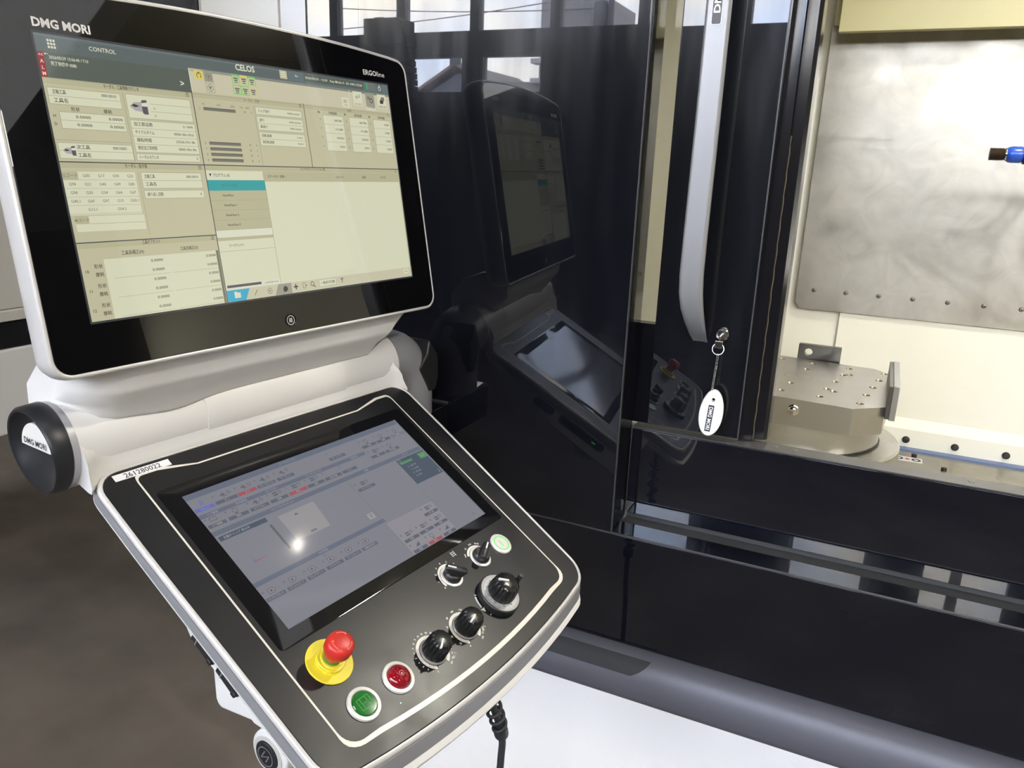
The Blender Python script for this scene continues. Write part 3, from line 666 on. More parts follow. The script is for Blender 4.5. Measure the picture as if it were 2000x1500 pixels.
# floor plate with sticker
obj('sheet', MB().box((0.10, 1.085, 0.800), (0.228, 1.20, 0.803)), mat('floor_plate_steel', (0.30, 0.29, 0.25), 0.35, 0.7), fpn, bevel=0.001)
obj('bolt', MB().lathe([(0.007, 0.803), (0.007, 0.812), (0.004, 0.813)], 12, c=(0.236, 1.125, -0.003)), screw_black, fpn)
obj('bolt', MB().lathe([(0.007, 0.803), (0.007, 0.812), (0.004, 0.813)], 12, c=(0.165, 1.192, 0)), screw_black, fpn)
stk = obj('sticker', MB().prism(rr(0.075, 0.040, 0.004, 3, 0.148, 1.165), 0.803, 0.8034), label_white, fpn)
for dx in (-0.022, 0.022): obj('ring_print', MB().arc(0.006, 0.012, 0, 2 * PI, 0.8037, 0, c=(0.148 + dx, 1.165)), dark_text, stk)
st = [(0.148 + (0.010 if i % 2 == 0 else 0.0042) * math.sin(i * PI / 5), 1.165 + (0.010 if i % 2 == 0 else 0.0042) * math.cos(i * PI / 5)) for i in range(10)]
obj('red_star', MB().flat(st, 0.8038), mat('sticker_red', (0.6, 0.03, 0.03), 0.5), stk)
# ================================================================ OPERATOR CONSOLE
YAW = 1.42864
U = Vector((math.cos(YAW), math.sin(YAW), 0)); NH = Vector((math.sin(YAW), -math.cos(YAW), 0)); ZZ = Vector((0, 0, 1))
def pframe(c, t):
    n = NH * math.cos(t) + ZZ * math.sin(t); v = ZZ * math.cos(t) - NH * math.sin(t)
    return frame(c, U, v, n, 0.001)
MU = pframe((-0.6775, -0.4035, 1.5174), 0.17549)      # monitor: mm, x right, y up, z out of the glass
ML = pframe((-0.5539, -0.4149, 1.1291), 1.02378)      # control desk, same axes
P0 = Vector((-0.5539, -0.4149, 0))
def HZ(s, h, z): return tuple(P0 + U * s + NH * h + ZZ * z)
CB = P0 + U * 0.31 + NH * (-0.185) + ZZ * 1.14
con = thing('operator_console', CB, 'white swivel operator console with touch monitor above a sloping control desk', 'control panel')

# ---- monitor
arc = []
for i in range(13):
    x = 250 - 500 * i / 12; arc.append((x, 180.8 - 10.2 * (x / 250) ** 2))
gl = rpoly([(-281, -181.6, 17), (281, -181.6, 17), (280, 167.0, 24)] + arc + [(-280, 167.0, 24)], 7)
mh = obj('monitor_housing', MB().loft([[(x, y, z) for x, y in offs(gl, d)] for d, z in ((0.2, 0.6), (1.0, 1.2), (2.6, 1.2), (3.6, 0.2), (4.2, -2), (5.0, -10), (4.6, -20), (2.0, -30), (-4, -38), (-16, -44))]), rim_silver, con, MU, sharp=50)
mg = obj('monitor_glass', MB().loft([[(x, y, z) for x, y in offs(gl, d)] for d, z in ((-0.2, -3), (-0.2, 0.9), (-0.9, 1.6))]), glass_black, con, MU, sharp=30)
GZ = 1.6
def lit(name, c, k=1.0, rough=0.06):
    e = tuple(v * k for v in lin(c))
    return mat(name, (0.004, 0.004, 0.004), rough, emit=e)
UIC = {'pan': (196, 192, 160), 'pan2': (186, 183, 150), 'pan3': (204, 199, 172), 'cell': (218, 218, 190), 'hdr': (97, 107, 106), 'hdr2': (92, 100, 92), 'hdr3': (105, 118, 120),
       'dk': (72, 74, 84), 'bar': (122, 120, 108), 'line': (168, 165, 140), 'alm': (150, 24, 38), 'teal': (52, 162, 164), 'blu': (66, 172, 205), 'gry': (158, 157, 142),
       'txt': (66, 66, 62), 'txl': (128, 126, 110), 'wt': (222, 222, 200), 'grn': (110, 210, 90), 'ylw': (222, 205, 110), 'ggr': (70, 180, 100), 'mdk': (95, 92, 98), 'mlt': (176, 172, 170)}
UIN = list(UIC); UIM = [lit('screen_' + k, UIC[k], 0.92) for k in UIN]; UI = {k: i for i, k in enumerate(UIN)}
D = MB()
def R(x0, y0, x1, y1, c, l=1): D.rect(x0, y0, x1, y1, GZ + 0.05 + 0.05 * l, UI[c])
T = MB()
def W(s, x, y, h, c='txt', al='l', l=5, **k): write(T, s, x, y, h, GZ + 0.05 + 0.05 * l, UI[c], al, **k)
R(-238.3, -134, 238.3, 134, 'pan', 0)
R(-238.3, 118, 238.3, 134, 'hdr'); R(-238.3, 131.6, 238.3, 134, 'hdr3', 2); R(-238.3, 95, -80.8, 118, 'hdr2'); R(-80.8, 120.9, 238.3, 121.6, 'hdr3', 2)
R(52, 122, 238.3, 133.6, 'hdr3', 2); R(84, 123.6, 190, 133.0, 'hdr2', 3)
for i in range(3):
    for j in range(3): R(-227.2 + 2.7 * i, 127.6 - 3.0 * j, -225.3 + 2.7 * i, 129.7 - 3.0 * j, 'wt', 3)
W('>', -200.5, 126.3, 5.5, 'hdr2'); W('CONTROL', -188, 126.3, 3.9, 'wt')
R(-238.3, 95, -232.6, 117.6, 'alm', 2)
for s, y in (('<<', 115.0), ('A', 109.3), ('L', 103.6), ('M', 98.2)): W(s, -235.4, y, 3.2, 'wt', 'c', maxw=4.2)
R(-231.8, 115.6, -230.2, 116.8, 'wt', 3); R(-229.6, 115.8, -228.4, 116.5, 'ylw', 3)
W('2026/05/29 15:56:40 / T10', -228.2, 113.6, 2.7, 'wt', width=37); W('完了待機中 0080', -227.6, 108.0, 2.9, 'wt', width=24)
W('>', -93.5, 103.6, 6.0, 'wt', bold=True)
W('CELOS', -18.2, 129.0, 6.6, 'wt', bold=True, width=27)
R(46, 123.2, 57, 132.8, 'pan', 3)
for k in range(3): R(48, 125.4 + 2.4 * k, 55, 126.4 + 2.4 * k, 'wt', 4)
W('←', 69.5, 128.3, 5.0, 'wt'); W('2026/05/29 - 15:59   Key Mode 4 - ID: 040115528', 86, 128.4, 2.8, 'wt', width=101)
R(195.5, 124.6, 197.6, 133, 'ggr', 4)
for k in range(3): R(199.2 + 3.6 * k, 124.6, 200.9 + 3.6 * k, 133, 'txl', 4)
R(216, 123.4, 226, 133.4, 'hdr', 4); D.arc(2.2, 3.0, 0, 2 * PI, GZ + 0.35, UI['wt'], c=(221, 127.6)); R(220.5, 128, 221.5, 132.4, 'wt', 5)
# upper right toolbar
R(-80.8, 96.3, 238.3, 120.9, 'pan3'); R(-80.8, 97.5, -79.8, 120, 'wt', 2)
R(-74.2, 110.2, -62.8, 119.6, 'ylw', 2); R(-62.4, 108.6, -51, 119.4, 'gry', 2); R(-61.8, 96.9, -50.6, 107.6, 'gry', 2); R(-61.2, 97.5, -51.2, 107, 'pan3', 3)
D.arc(2.4, 3.1, -1.1, PI + 1.1, GZ + 0.3, UI['txt'], c=(-68.6, 114.4)); R(-68.9, 115, -68.3, 118.6, 'txt', 4)
for cy in (113.9, 102.2):
    D.arc(3.2, 3.8, 0, 2 * PI, GZ + 0.35, UI['txl'], c=(-56.4, cy)); D.flat([(-58.6, cy + 1.6), (-56.4, cy - 2.4), (-54.2, cy + 1.6)], GZ + 0.35, UI['txl'])
for i in range(3):
    for j in range(2):
        x = -25.6 + 11.2 * i; y = 109.8 - 11.4 * j; cc = 'ylw' if (i, j) in ((1, 0), (2, 1)) else 'grn'
        R(x, y, x + 10.6, y + 10.6, cc, 2); R(x + 0.8, y + (0.8 if j else 0.2), x + 9.8, y + (9.8 if j else 8.8), 'pan3', 3)
        R(x + 2, y + 5.4, x + 8.6, y + 7.4, 'txl', 4); R(x + 3, y + 3.6, x + 7.6, y + 4.6, 'txt', 4); R(x + 3, y + 1.4, x + 7.4, y + 2.6, 'txl', 4)
R(145.0, 97.4, 158, 110, 'cell', 2); W('3D', 147.6, 105.2, 4, 'txl'); W('CHK', 148.2, 100.2, 2.0, 'txl'); R(160.4, 97.5, 161.2, 120.4, 'wt', 2)
for x, c, s in ((167, 'cell', '元に戻す'), (190.8, 'gry', '入力切替'), (214, 'cell', '画面分割')):
    R(x, 101.4, x + 17, 119.6, c, 2); W(s, x + 8.5, 103.4 if c == 'cell' else 100.4, 2.2, 'txl', 'c', width=14)
R(190.8, 97.2, 207.8, 101.0, 'cell', 2); W('↩', 175.5, 112.6, 6, 'txl', 'c'); D.arc(2.2, 3.2, 0, 2 * PI, GZ + 0.35, UI['txt'], c=(201.5, 110)); R(194, 111, 199, 115, 'txl', 4)
for k in range(3): R(218.6 + 1.6 * k, 107.4 + 2.2 * k, 225 + 1.6 * k, 112 + 2.2 * k, 'txl' if k else 'txt', 5 - k)
# dark frame lines between the panels
R(-82.0, -134, -81.0, 96.3, 'dk', 3); R(-238.3, 18.0, 238.3, 19.0, 'dk', 3); R(76.4, 19, 77.2, 96.3, 'dk', 3); R(-238.3, -58.4, -82, -57.4, 'dk', 3); R(-238.3, 94.2, 238.3, 94.9, 'line', 2)
for (x0, x1, y) in ((-238.3, -82, 92.1), (-81, 76.4, 92.9), (77.2, 238.3, 92.9), (-238.3, -82, 15.6), (-238.3, -82, -60.9), (-81, 238.3, 15.9)): R(x0, y - 2.6, x1, y + 2.4, 'pan2', 1)
W('モーダル - 工具情報/カウンタ', -162, 92.1, 3.0, al='c', width=37); W('モーダル - 主軸', -3, 93.0, 2.7, 'txl', 'c', width=22); W('座標', 155.8, 93.4, 2.6, 'txl', 'c')
W('モーダル - 指令値', -162, 15.7, 3.0, al='c', width=24); W('工具オフセット', -161, -60.7, 3.2, al='c', width=20); W('フォアグラウンド ファイル一覧', 76, 16.0, 2.6, al='c', width=41)
def menu(x, y, c='txt'):
    for k in range(3): R(x - 2, y - 1.9 + 1.6 * k, x + 2, y - 1.4 + 1.6 * k, c, 4)
menu(-87.5, 92.3); menu(71.3, 93.4); menu(232, 93.4, 'txl'); menu(-87.5, 15.6); menu(-87, -60.9); menu(232.5, 15.6, 'txl')
def cell(x0, y0, x1, y1, rows=1, c='cell'):
    R(x0 - 0.5, y0 + 0.5, x1 + 0.5, y1 - 0.5, 'line', 1); R(x0, y0, x1, y1, c, 2)
    for k in range(1, rows): y = y0 + (y1 - y0) * k / rows; R(x0, y - 0.2, x1, y + 0.2, 'line', 3)
# tool / counter panel
cell(-235.6, 86.0, -165.3, 71.6, 2); W('主軸工具', -231.6, 82.6, 3.2, width=12.5); W('00010010', -169.4, 83, 2.6, al='r'); W('工具名', -231.6, 74.8, 3.2)
W('形状', -213, 67.6, 3.0, 'txt', 'c'); W('摩耗', -181, 67.6, 3.0, 'txt', 'c'); cell(-228.6, 64.4, -164.8, 49.6, 2); W('H', -233.9, 60.6, 2.7, al='c'); W('D', -234.1, 53.2, 2.7, al='c')
for x in (-199.5, -167): W('0.0000', x, 60.8, 2.6, al='r', width=14.5); W('0.0000', x, 53.4, 2.6, al='r', width=14.5)
cell(-236.2, 36.0, -162.6, 21.8, 2); W('次工具', -219, 32.5, 3.0); W('00010001', -168.6, 32.7, 2.6, al='r'); W('工具名', -219, 25, 3.0)
R(-162.1, 20, -161.4, 88, 'line', 2); R(-238.3, 38.4, -162, 39, 'line', 2)
cell(-158.9, 86.6, -86.0, 63.8, 3); R(-158.9, 64.0, -133.8, 86.4, 'cell', 4); W('H', -130.4, 74.5, 2.2, 'txl'); W('D', -130.4, 67.3, 2.2, 'txl')
def drill(cx, cy, s):
    z = GZ + 0.4
    D.flat([(cx - 9 * s, cy), (cx - 4.5 * s, cy + 3.6 * s), (cx + 2.6 * s, cy + 4.2 * s), (cx + 2.6 * s, cy - 4.2 * s), (cx - 4.5 * s, cy - 3.6 * s)], z, UI['mlt'])
    D.flat([(cx - 7.5 * s, cy + 0.6 * s), (cx - 4.5 * s, cy + 2.2 * s), (cx + 0.2 * s, cy + 0.6 * s), (cx - 3.5 * s, cy - 0.6 * s)], z + 0.05, UI['txt'])
    D.flat([(cx + 2.6 * s, cy + 5.0 * s), (cx + 4 * s, cy + 6.2 * s), (cx + 8 * s, cy + 6.2 * s), (cx + 8 * s, cy - 6.2 * s), (cx + 4 * s, cy - 6.2 * s), (cx + 2.6 * s, cy - 5.0 * s)], z, UI['mdk'])
    D.flat([(cx + 2.6 * s, cy + 3.4 * s), (cx + 8 * s, cy + 4.2 * s), (cx + 8 * s, cy + 0.6 * s), (cx + 2.6 * s, cy + 0.6 * s)], z + 0.05, UI['wt'])
drill(-146.4, 75.1, 1.15); drill(-226.5, 28.8, 0.72)
cell(-158.8, 61.4, -85.0, 30.0, 4); cell(-158.8, 28.0, -85.6, 21.6, 1)
for s, v, y in (('加工部品数', '0 / 9999', 57.8), ('サイクルタイム', '0000h 00m 00.0s', 49.8), ('運転時間', '23526h 57m 38s', 42.0), ('推定加工残時間', '0000h 00m 00s', 34.2), ('トータルカウンタ', '0', 24.9)):
    W(s, -155.8, y, 2.9, maxw=21); W(v, -88, y, 2.4, al='r')
# spindle panel
for x, s in ((-69, '0%'), (-49.5, '100%'), (-31, '200%')): W(s, x, 84.2, 2.0, 'txl', 'c')
W('VAL', -18.6, 84.2, 1.8, 'txl', 'c'); W('MAX', -10, 84.2, 1.8, 'txl', 'c')
for s, y in (('S', 79.2), ('X', 42.3), ('Y', 36.2), ('Z', 30.2), ('B', 24.1)):
    R(-69.9, y - 1.7, -27.7, y + 1.7, 'bar', 2); R(-69.9, y + 0.9, -27.7, y + 1.7, 'mdk', 3); W(s, -74.6, y, 2.2, 'txl', 'c'); W('0', -15, y, 2.4, al='c'); W('0', -5.8, y, 2.2, 'txl', 'c')
R(-1.2, 20, -0.5, 88, 'line', 2)
cell(1.4, 86.2, 70.8, 78.4); cell(1.4, 75.8, 70.8, 60.6, 2); cell(1.4, 57.8, 70.8, 43.0, 2)
for s, v, y in (('ジョグ送り', '14.000 mm/min', 82.4), ('送り', '0.000 mm/min', 72), ('実送り', '0.000 mm/min', 64.4), ('回転速度', '0 min-1', 54.2), ('実回転速度', '0 min-1', 46.8)):
    W(s, 4.4, y, 2.6, maxw=17); W(v, 67.6, y, 2.2, al='r')
# position panel
R(96, 80, 97, 90, 'pan2', 1)
for x0, x1, hd, vs in ((107.6, 142.4, '機械座標', ('-368.7086', '-131.6086', '-294.2961', '0.0010')), (153.8, 188.6, '絶対座標', ('-368.7086', '-131.6086', '-294.2961', '0.0010')), (200.0, 233.6, '残移動量', ('0.0000',) * 4)):
    cell(x0, 84.6, x1, 40.4, 4); W(hd, (x0 + x1) / 2, 87.8, 2.5, al='c', width=14); W('軸', x0 - 7, 87.8, 2.4, al='c')
    for k in range(4):
        y = 79 - 11.05 * k; W(vs[k], x1 - 3, y, 2.5, al='r', maxw=24); W('XYZB'[k], x0 - 6, y, 2.4, 'txl', 'c')
# G code panel
R(-239 + 0.7, 9.6, -164.6, -31.6, 'cell', 2); R(-238.3, 9.6, -223.4, 2.0, 'pan2', 3); W('Gコード', -230.8, 5.8, 2.7, 'txl', 'c')
GC = [('G00', 'G17', 'G90', 'G23'), ('G94', 'G21', 'G40', 'G49', 'G80'), ('G98', 'G50', 'G54', 'G64', 'G67'), ('G40.1', 'G69', 'G97', 'G15', 'G50.1'), ('', 'G13.1', '', 'G54.2', '')]
for k, row in enumerate(GC):
    y = 5.8 - 8.05 * k; row = ('',) + row if k == 0 else row
    R(-238.3, y - 4.2, -164.6, y - 3.9, 'line', 3)
    for j, s in enumerate(row):
        if s: W(s, -230.4 + 14.95 * j, y, 2.7, 'txl', 'c')
R(-234.6, -32.6, -163.2, -47.4, 'cell', 2); R(-234.6, -32.6, -221.2, -40.0, 'pan2', 3); W('Mコード', -228, -36.4, 2.7, 'txl', 'c'); R(-221, -40.2, -163.2, -39.8, 'line', 3)
R(-161.2, -53, -160.7, 10, 'line', 2)
cell(-158.0, 9.4, -88.1, -6.2, 2); cell(-158.0, -8.8, -88.1, -16.6)
W('主軸工具', -155, 5.6, 2.9, width=11.6); W('00010010', -92, 5.6, 2.5, al='r'); W('工具名', -155, -2.2, 2.9); W('繰り返し回数', -155, -12.7, 2.9, maxw=18); W('0', -91, -12.7, 2.5, al='r')
# tool offset panel
R(-214.9, -74.8, -86.2, -133.8, 'cell', 2); R(-85.6, -74.8, -82.6, -133.8, 'bar', 2)
W('工具長補正(H)', -183.2, -70.0, 3.3, al='c', width=24); W('工具径補正(D)', -118.3, -70.0, 3.0, al='c', width=22)
for k in range(6):
    y = -79.8 - 9.55 * k
    W('0.0000', -151.6, y, 2.7, al='r', width=13.6); W('0.0000', -86.8, y + 0.1, 2.6, al='r', width=12.4)
    W('形状' if k % 2 == 0 else '摩耗', -221.2, -81.3 - 9.4 * (k // 2) * 2.03 - (8.0 if k % 2 else 0), 3.2, al='c', width=8.6)
    if k % 2 == 1: R(-207, y - 4.9, -146, y - 4.6, 'line', 3); R(-143, y - 4.9, -86.5, y - 4.6, 'line', 3)
for k in range(3): W(('10', '11', '12')[k], -233.2, -85.6 - 19.1 * k, 2.9, al='c')
# program list
R(-81, 12.6, -3.6, 2.4, 'cell', 2); W('▼ プログラム (0)', -77.6, 7.6, 2.9, width=27); R(-81, 2.2, -2.6, -9.4, 'teal', 2); W('セットアップ (0)', -63.6, -3.6, 2.9, 'hdr', width=20)
R(-81, -9.4, -2.2, -53, 'pan2', 2)
for k, s in enumerate(('NewFilter', 'NewFilter-1', 'NewFilter-2', 'NewFilter-3')):
    W(s, -64, -14.6 - 11 * k, 2.5, 'txt'); R(-81, -20.4 - 11 * k, -2.2, -20.0 - 11 * k, 'line', 3)
R(-81, -53, -2, -61.4, 'wt', 2); R(-81, -61.4, -2, -65, 'pan2', 2); R(-81, -65, -2.2, -76.8, 'cell', 2); W('ワークナンバー', -67, -71, 2.7, width=21)
R(-81, -77.2, -2.4, -114.4, 'cell', 2); R(-81, -77.2, -2.4, -76.8, 'line', 3); R(-81, -120.6, 0, -114.4, 'wt', 2); R(-79, -118.2, -31, -115.2, 'mdk', 3); W('6.00GB free', -25.6, -117, 2.0, 'txl', width=20)
R(-2, 12.6, 238.3, 0.8, 'pan2', 2); R(-2, 0.8, 236.2, -120.8, 'cell', 2); R(-2.6, -120, -2, 12, 'line', 3)
for s, x in (('ステータス', 3), ('名称 ▴', 21), ('コメント', 114), ('日時', 163), ('サイズ', 199)): W(s, x, 6.7, 2.6, width=16 if x == 3 else None)
R(-81, -120.6, 238.3, -134, 'pan3', 1); D.flat([(-80.8, -121), (-49, -121), (-56, -133.8), (-80.8, -133.8)], GZ + 0.2, UI['blu'])
R(-71, -130.4, -62.6, -124.4, 'wt', 4); R(-71, -124.4, -67, -123.2, 'wt', 4)
D.line((-43, -130), (-38.6, -124), 0.9, GZ + 0.3, UI['txl']); D.arc(3.0, 3.6, 0, 2 * PI, GZ + 0.3, UI['txl'], c=(-20.6, -127.4)); D.flat([(-21.6, -129), (-21.6, -125.8), (-18.8, -127.4)][::-1], GZ + 0.3, UI['txl'])
D.flat([(-7, -121), (13, -121), (13, -133.8), (-13, -133.8)], GZ + 0.15, UI['gry']); D.flat([(0, -130.6), (0, -126), (3.4, -123.6), (6.8, -126), (6.8, -129), (3.6, -131)][::-1], GZ + 0.3, UI['txt'])
R(16.4, -127.4, 23.2, -125.8, 'txt', 4); R(19.0, -130, 20.6, -123.2, 'txt', 4)
R(31, -130, 36, -123, 'txl', 4); R(31.6, -129.4, 35.4, -123.6, 'pan3', 5); R(34, -127, 38, -126.2, 'txt', 5)
D.arc(2.2, 3.0, 0, 2 * PI, GZ + 0.3, UI['txt'], c=(46.8, -125.8)); D.line((48.8, -127.8), (51.4, -130.4), 1.1, GZ + 0.3, UI['txt'])
cell(58.8, -122.4, 87.6, -130.6); W('一覧表示切替', 73.2, -126.5, 2.7, al='c', width=24); D.flat([(95.6, -123.4), (101.4, -123.4), (99.2, -126.6), (99.2, -130), (97.8, -129), (97.8, -126.6)][::-1], GZ + 0.3, UI['txl'])
R(221, -129.4, 232, -122.6, 'cell', 2); W('戻る', 226.6, -126, 2.2, 'txl', 'c')
ud = obj('display', D, UIM, con, MU, sharp=0)
tag(ud, 'lit touch display showing beige tables of figures')
obj('screen_text', T, UIM, ud, MU, sharp=0)['kind'] = 'stuff'
obj('display_recess', MB().band(rr(480.6, 272.2, 1, 1), rr(476.8, 268.2, 0.5, 1), GZ + 0.06), mat('recess_grey', (0.05, 0.055, 0.065), 0.15), mg, MU, sharp=0)
tm = MB(); write(tm, 'DMG MORI', -237.5, 143.8, 7.6, GZ + 0.1, bold=1.5, width=54.5)
obj('maker_lettering', tm, letter_grey, mg, MU, sharp=0)
tm = MB(); write(tm, 'ERGO', 193, 147.2, 6.4, GZ + 0.1, bold=True, width=26); write(tm, 'line', 219.6, 147.2, 6.4, GZ + 0.1, width=15.5)
obj('series_lettering', tm, letter_grey, mg, MU, sharp=0)
hbm = obj('home_button', MB().lathe([(8.2, GZ - 0.4), (8.2, GZ + 0.5), (7.6, GZ + 0.7), (6.6, GZ + 0.1), (0.5, GZ - 0.1)], 36, c=(3.4, -166.2, 0)), mat('button_black', (0.008, 0.008, 0.009), 0.15), con, MU)
hm = MB(); hm.arc(5.2, 5.9, 0, 2 * PI, GZ + 0.3, n=36, c=(3.4, -166.2))
for i in range(3):
    for j in range(3): hm.rect(0.9 + 1.8 * i, -168.6 + 1.8 * j, 2.1 + 1.8 * i, -167.4 + 1.8 * j, GZ + 0.35)
obj('button_print', hm, letter_grey, hbm, MU, sharp=0)

# ---- hinge: tube, neck, shoulder, covers
AH, AZ, AR = -0.185, 1.240, 0.0485
def ringpts(s, r, n=48, h=AH, z=AZ): return [HZ(s, h + r * math.cos(2 * PI * i / n), z + r * math.sin(2 * PI * i / n)) for i in range(n)]
obj('hinge_tube', MB().loft([ringpts(s, r) for s, r in ((-0.252, AR - 0.0008), (-0.251, AR), (-0.10, AR), (0.243, AR), (0.247, AR - 0.001), (0.248, AR - 0.004))]), white, con)
cv = []
for s in (-0.098, -0.0975, 0.132, 0.1325):
    r = AR + (0.0009 if -0.0978 < s < 0.1322 else 0.0)
    cv.append([HZ(s, AH + r * math.cos(a), AZ + r * math.sin(a)) for a in [math.radians(-60 + 120 * i / 24) for i in range(25)]])
obj('tube_cover', MB().loft(cv, False, False, closed=False), white, con)
# neck blending the monitor foot into the tube
nk = []
NS = 28
for k in range(NS + 1):
    q = k / NS
    s = -0.252 + 0.47 * q
    e0 = max(0.0, 1 - (s + 0.252) / 0.045)
    a_seam = math.radians(34 - 8 * math.exp(-((s + 0.13) / 0.05) ** 2) + 50 * e0 ** 1.5)
    rs = AR + 0.0022
    p0 = (AH + rs * math.cos(a_seam), AZ + rs * math.sin(a_seam))
    lift = 0.030 * e0 ** 2
    back = 0.030 * e0 ** 1.6
    prof = [p0, (p0[0] + 0.002 - back * 0.1, p0[1] + 0.003), (-0.128 - back, 1.288 + 0.2 * lift), (-0.116 - back, 1.300 + 0.2 * lift), (-0.1125 - back, 1.307 + 0.2 * lift), (-0.112 - back, 1.316), (-0.109 - back * 0.7, 1.328), (-0.1045 - back * 0.35, 1.337), (-0.104 - back * 0.2, 1.347),
            (-0.150, 1.352), (-0.195, 1.335), (-0.232, 1.300), (AH - rs * 0.98, AZ + 0.010), (AH - rs * 0.5, AZ + 0.012), (AH, AZ + 0.016)]
    sec = []
    for h, z in prof:
        t = max(0.0, min(1.0, (1.345 - z) / 0.062))
        s1 = 0.242 - 0.058 * t ** 0.8
        sec.append(HZ(-0.252 + (s1 + 0.252) * q, h, z))
    nk.append(sec)
obj('neck', MB().loft(nk), white, con, sharp=60)
# left end: silver ring, slanted black cap with scooped face and badge
obj('end_ring', MB().loft([ringpts(s, r) for s, r in ((-0.2505, AR - 0.002), (-0.2515, AR + 0.0002), (-0.2585, AR + 0.0008), (-0.2595, AR + 0.0002), (-0.2595, AR - 0.006))]), mat('ring_grey', (0.46, 0.46, 0.49), 0.38, 0.3), con, sharp=30)
def slant(s0, k, r, n=48): return [HZ(s0 + k * math.sin(2 * PI * i / n), AH + r * math.cos(2 * PI * i / n), AZ + r * math.sin(2 * PI * i / n)) for i in range(n)]
ec = obj('end_cap', MB().loft([slant(-0.2590, 0, AR + 0.0006), slant(-0.2600, 0, AR + 0.0016), slant(-0.2745, -0.004, AR + 0.0004), slant(-0.2775, -0.004, AR - 0.0022), slant(-0.2770, -0.004, AR - 0.0048),
                               slant(-0.2715, 0.002, AR - 0.009), slant(-0.2660, 0.005, AR - 0.020), slant(-0.2625, 0.003, AR - 0.034), slant(-0.2610, 0.0, 0.004)], True, True), cap_black, con, sharp=40)
FB = frame(HZ(-0.2735, AH - 0.001, AZ), NH, ZZ, -U, 1.0)
bp_ = [(0.032 * math.cos(a), 0.032 * math.sin(a)) for a in [math.radians(14 + 152 * i / 20) for i in range(21)]]
bp_ = [(x, y) for x, y in bp_][:21]
bd = obj('badge', MB().prism([(x * 0.92, y * 0.92) for x, y in bp_] + [(-0.0295, 0.0015), (0.0295, 0.0015)], -0.010, -0.0015), mat('badge_white', (0.80, 0.77, 0.72), 0.45), ec, FB, bevel=0.0006)
tm = MB(); write(tm, 'DMG MORI', 0, 0.0076, 0.0062, -0.0013, al='c', width=0.046, bold=True)
obj('badge_lettering', tm, dark_text, ec, FB, sharp=0)
# right end: grey elbow turning down onto the post
el = []
path = [(0.2475, AZ)] + [(0.256 + 0.054 * math.sin(t), AZ - 0.054 * (1 - math.cos(t))) for t in [PI / 2 * i / 10 for i in range(11)]] + [(0.310, 1.165), (0.310, 1.140)]
for i, (s, z) in enumerate(path):
    a = path[max(0, i - 1)]; b = path[min(len(path) - 1, i + 1)]
    t = Vector((b[0] - a[0], b[1] - a[1])).normalized()
    if i == 0: t = Vector((1, 0))
    r = AR + 0.0005
    el.append([HZ(s - t.y * r * math.sin(q), AH + r * math.cos(q), z + t.x * r * math.sin(q)) for q in [2 * PI * k / 48 for k in range(48)]])
obj('elbow', MB().loft(el), arm_grey, con, sharp=50)
# black side cover on the outer bend of the elbow
sc_ = [(0.318, 1.270), (0.341, 1.243), (0.343, 1.205), (0.336, 1.182), (0.319, 1.182), (0.292, 1.226), (0.312, 1.248)]
ek = MB().prism([(a, b) for a, b in sc_], AH - 0.020, AH + 0.0510, T=lambda a, b, h: HZ(a, h, b))
obj('elbow_cover', ek, mat('elbow_black', (0.014, 0.014, 0.016), 0.38), con, bevel=0.004, seg=3)
obj('post_ring', MB().loft([[HZ(0.310 + r * math.cos(q), AH + r * math.sin(q), z) for q in [2 * PI * k / 48 for k in range(48)]] for r, z in ((AR - 0.002, 1.150), (AR - 0.001, 1.149), (AR - 0.001, 1.1405))]), arm_grey, con)

# ---- control desk
lo = []
for i in range(15):
    x = -205 + 410 * i / 14; lo.append((x, -268.5 + 16.0 * (x / 205) ** 2))
fo = rpoly([(-239.5, -247, 34)] + lo[1:-1] + [(239.5, -247, 34), (243.5, 60, 0), (243.0, 157.0, 26), (-243.0, 157.0, 26), (-243.5, 60, 0)], 7)
obj('face_plate', MB().loft([[(x, y, z) for x, y in offs(fo, d)] for d, z in ((-0.3, -3), (-0.3, 0.0), (-1.0, 0.5))]), face_black, con, ML, sharp=30)
obj('desk_rim', MB().loft([[(x, y, z) for x, y in offs(fo, d)] for d, z in ((-0.1, -2), (0.1, 0.6), (0.8, 1.2), (2.8, 1.2), (4.2, 0.2), (5.0, -1.8), (5.2, -3.6), (4.2, -4.1))]), rim_silver, con, ML, sharp=40)
obj('rim_groove', MB().loft([[(x, y, z) for x, y in offs(fo, d)] for d, z in ((4.4, -3.0), (4.4, -6.0))]), seam_dark, con, ML)
def flare(d, z, fl, dz):
    return [(x, y - fl * max(0.0, min(1.0, (-185 - y) / 70)), z - dz * max(0.0, min(1.0, (-185 - y) / 70))) for x, y in offs(fo, d)]
obj('side_strip', MB().loft([flare(*q) for q in ((4.2, -4.9, 0, 0), (5.6, -5.2, 1, 0), (6.4, -10, 6, 4), (6.4, -14.5, 10, 7), (5.6, -15.4, 10, 7))]), strip_grey, con, ML, sharp=40)
obj('desk_shell', MB().loft([flare(*q) for q in ((5.0, -15.1, 10, 7), (6.6, -15.6, 11, 7), (5.0, -19, 18, 8), (-1.0, -25, 24, 10), (-12, -33, 24, 9), (-30, -40, 12, 4), (-56, -44, 0, 0))]), shell_white, con, ML, sharp=50)
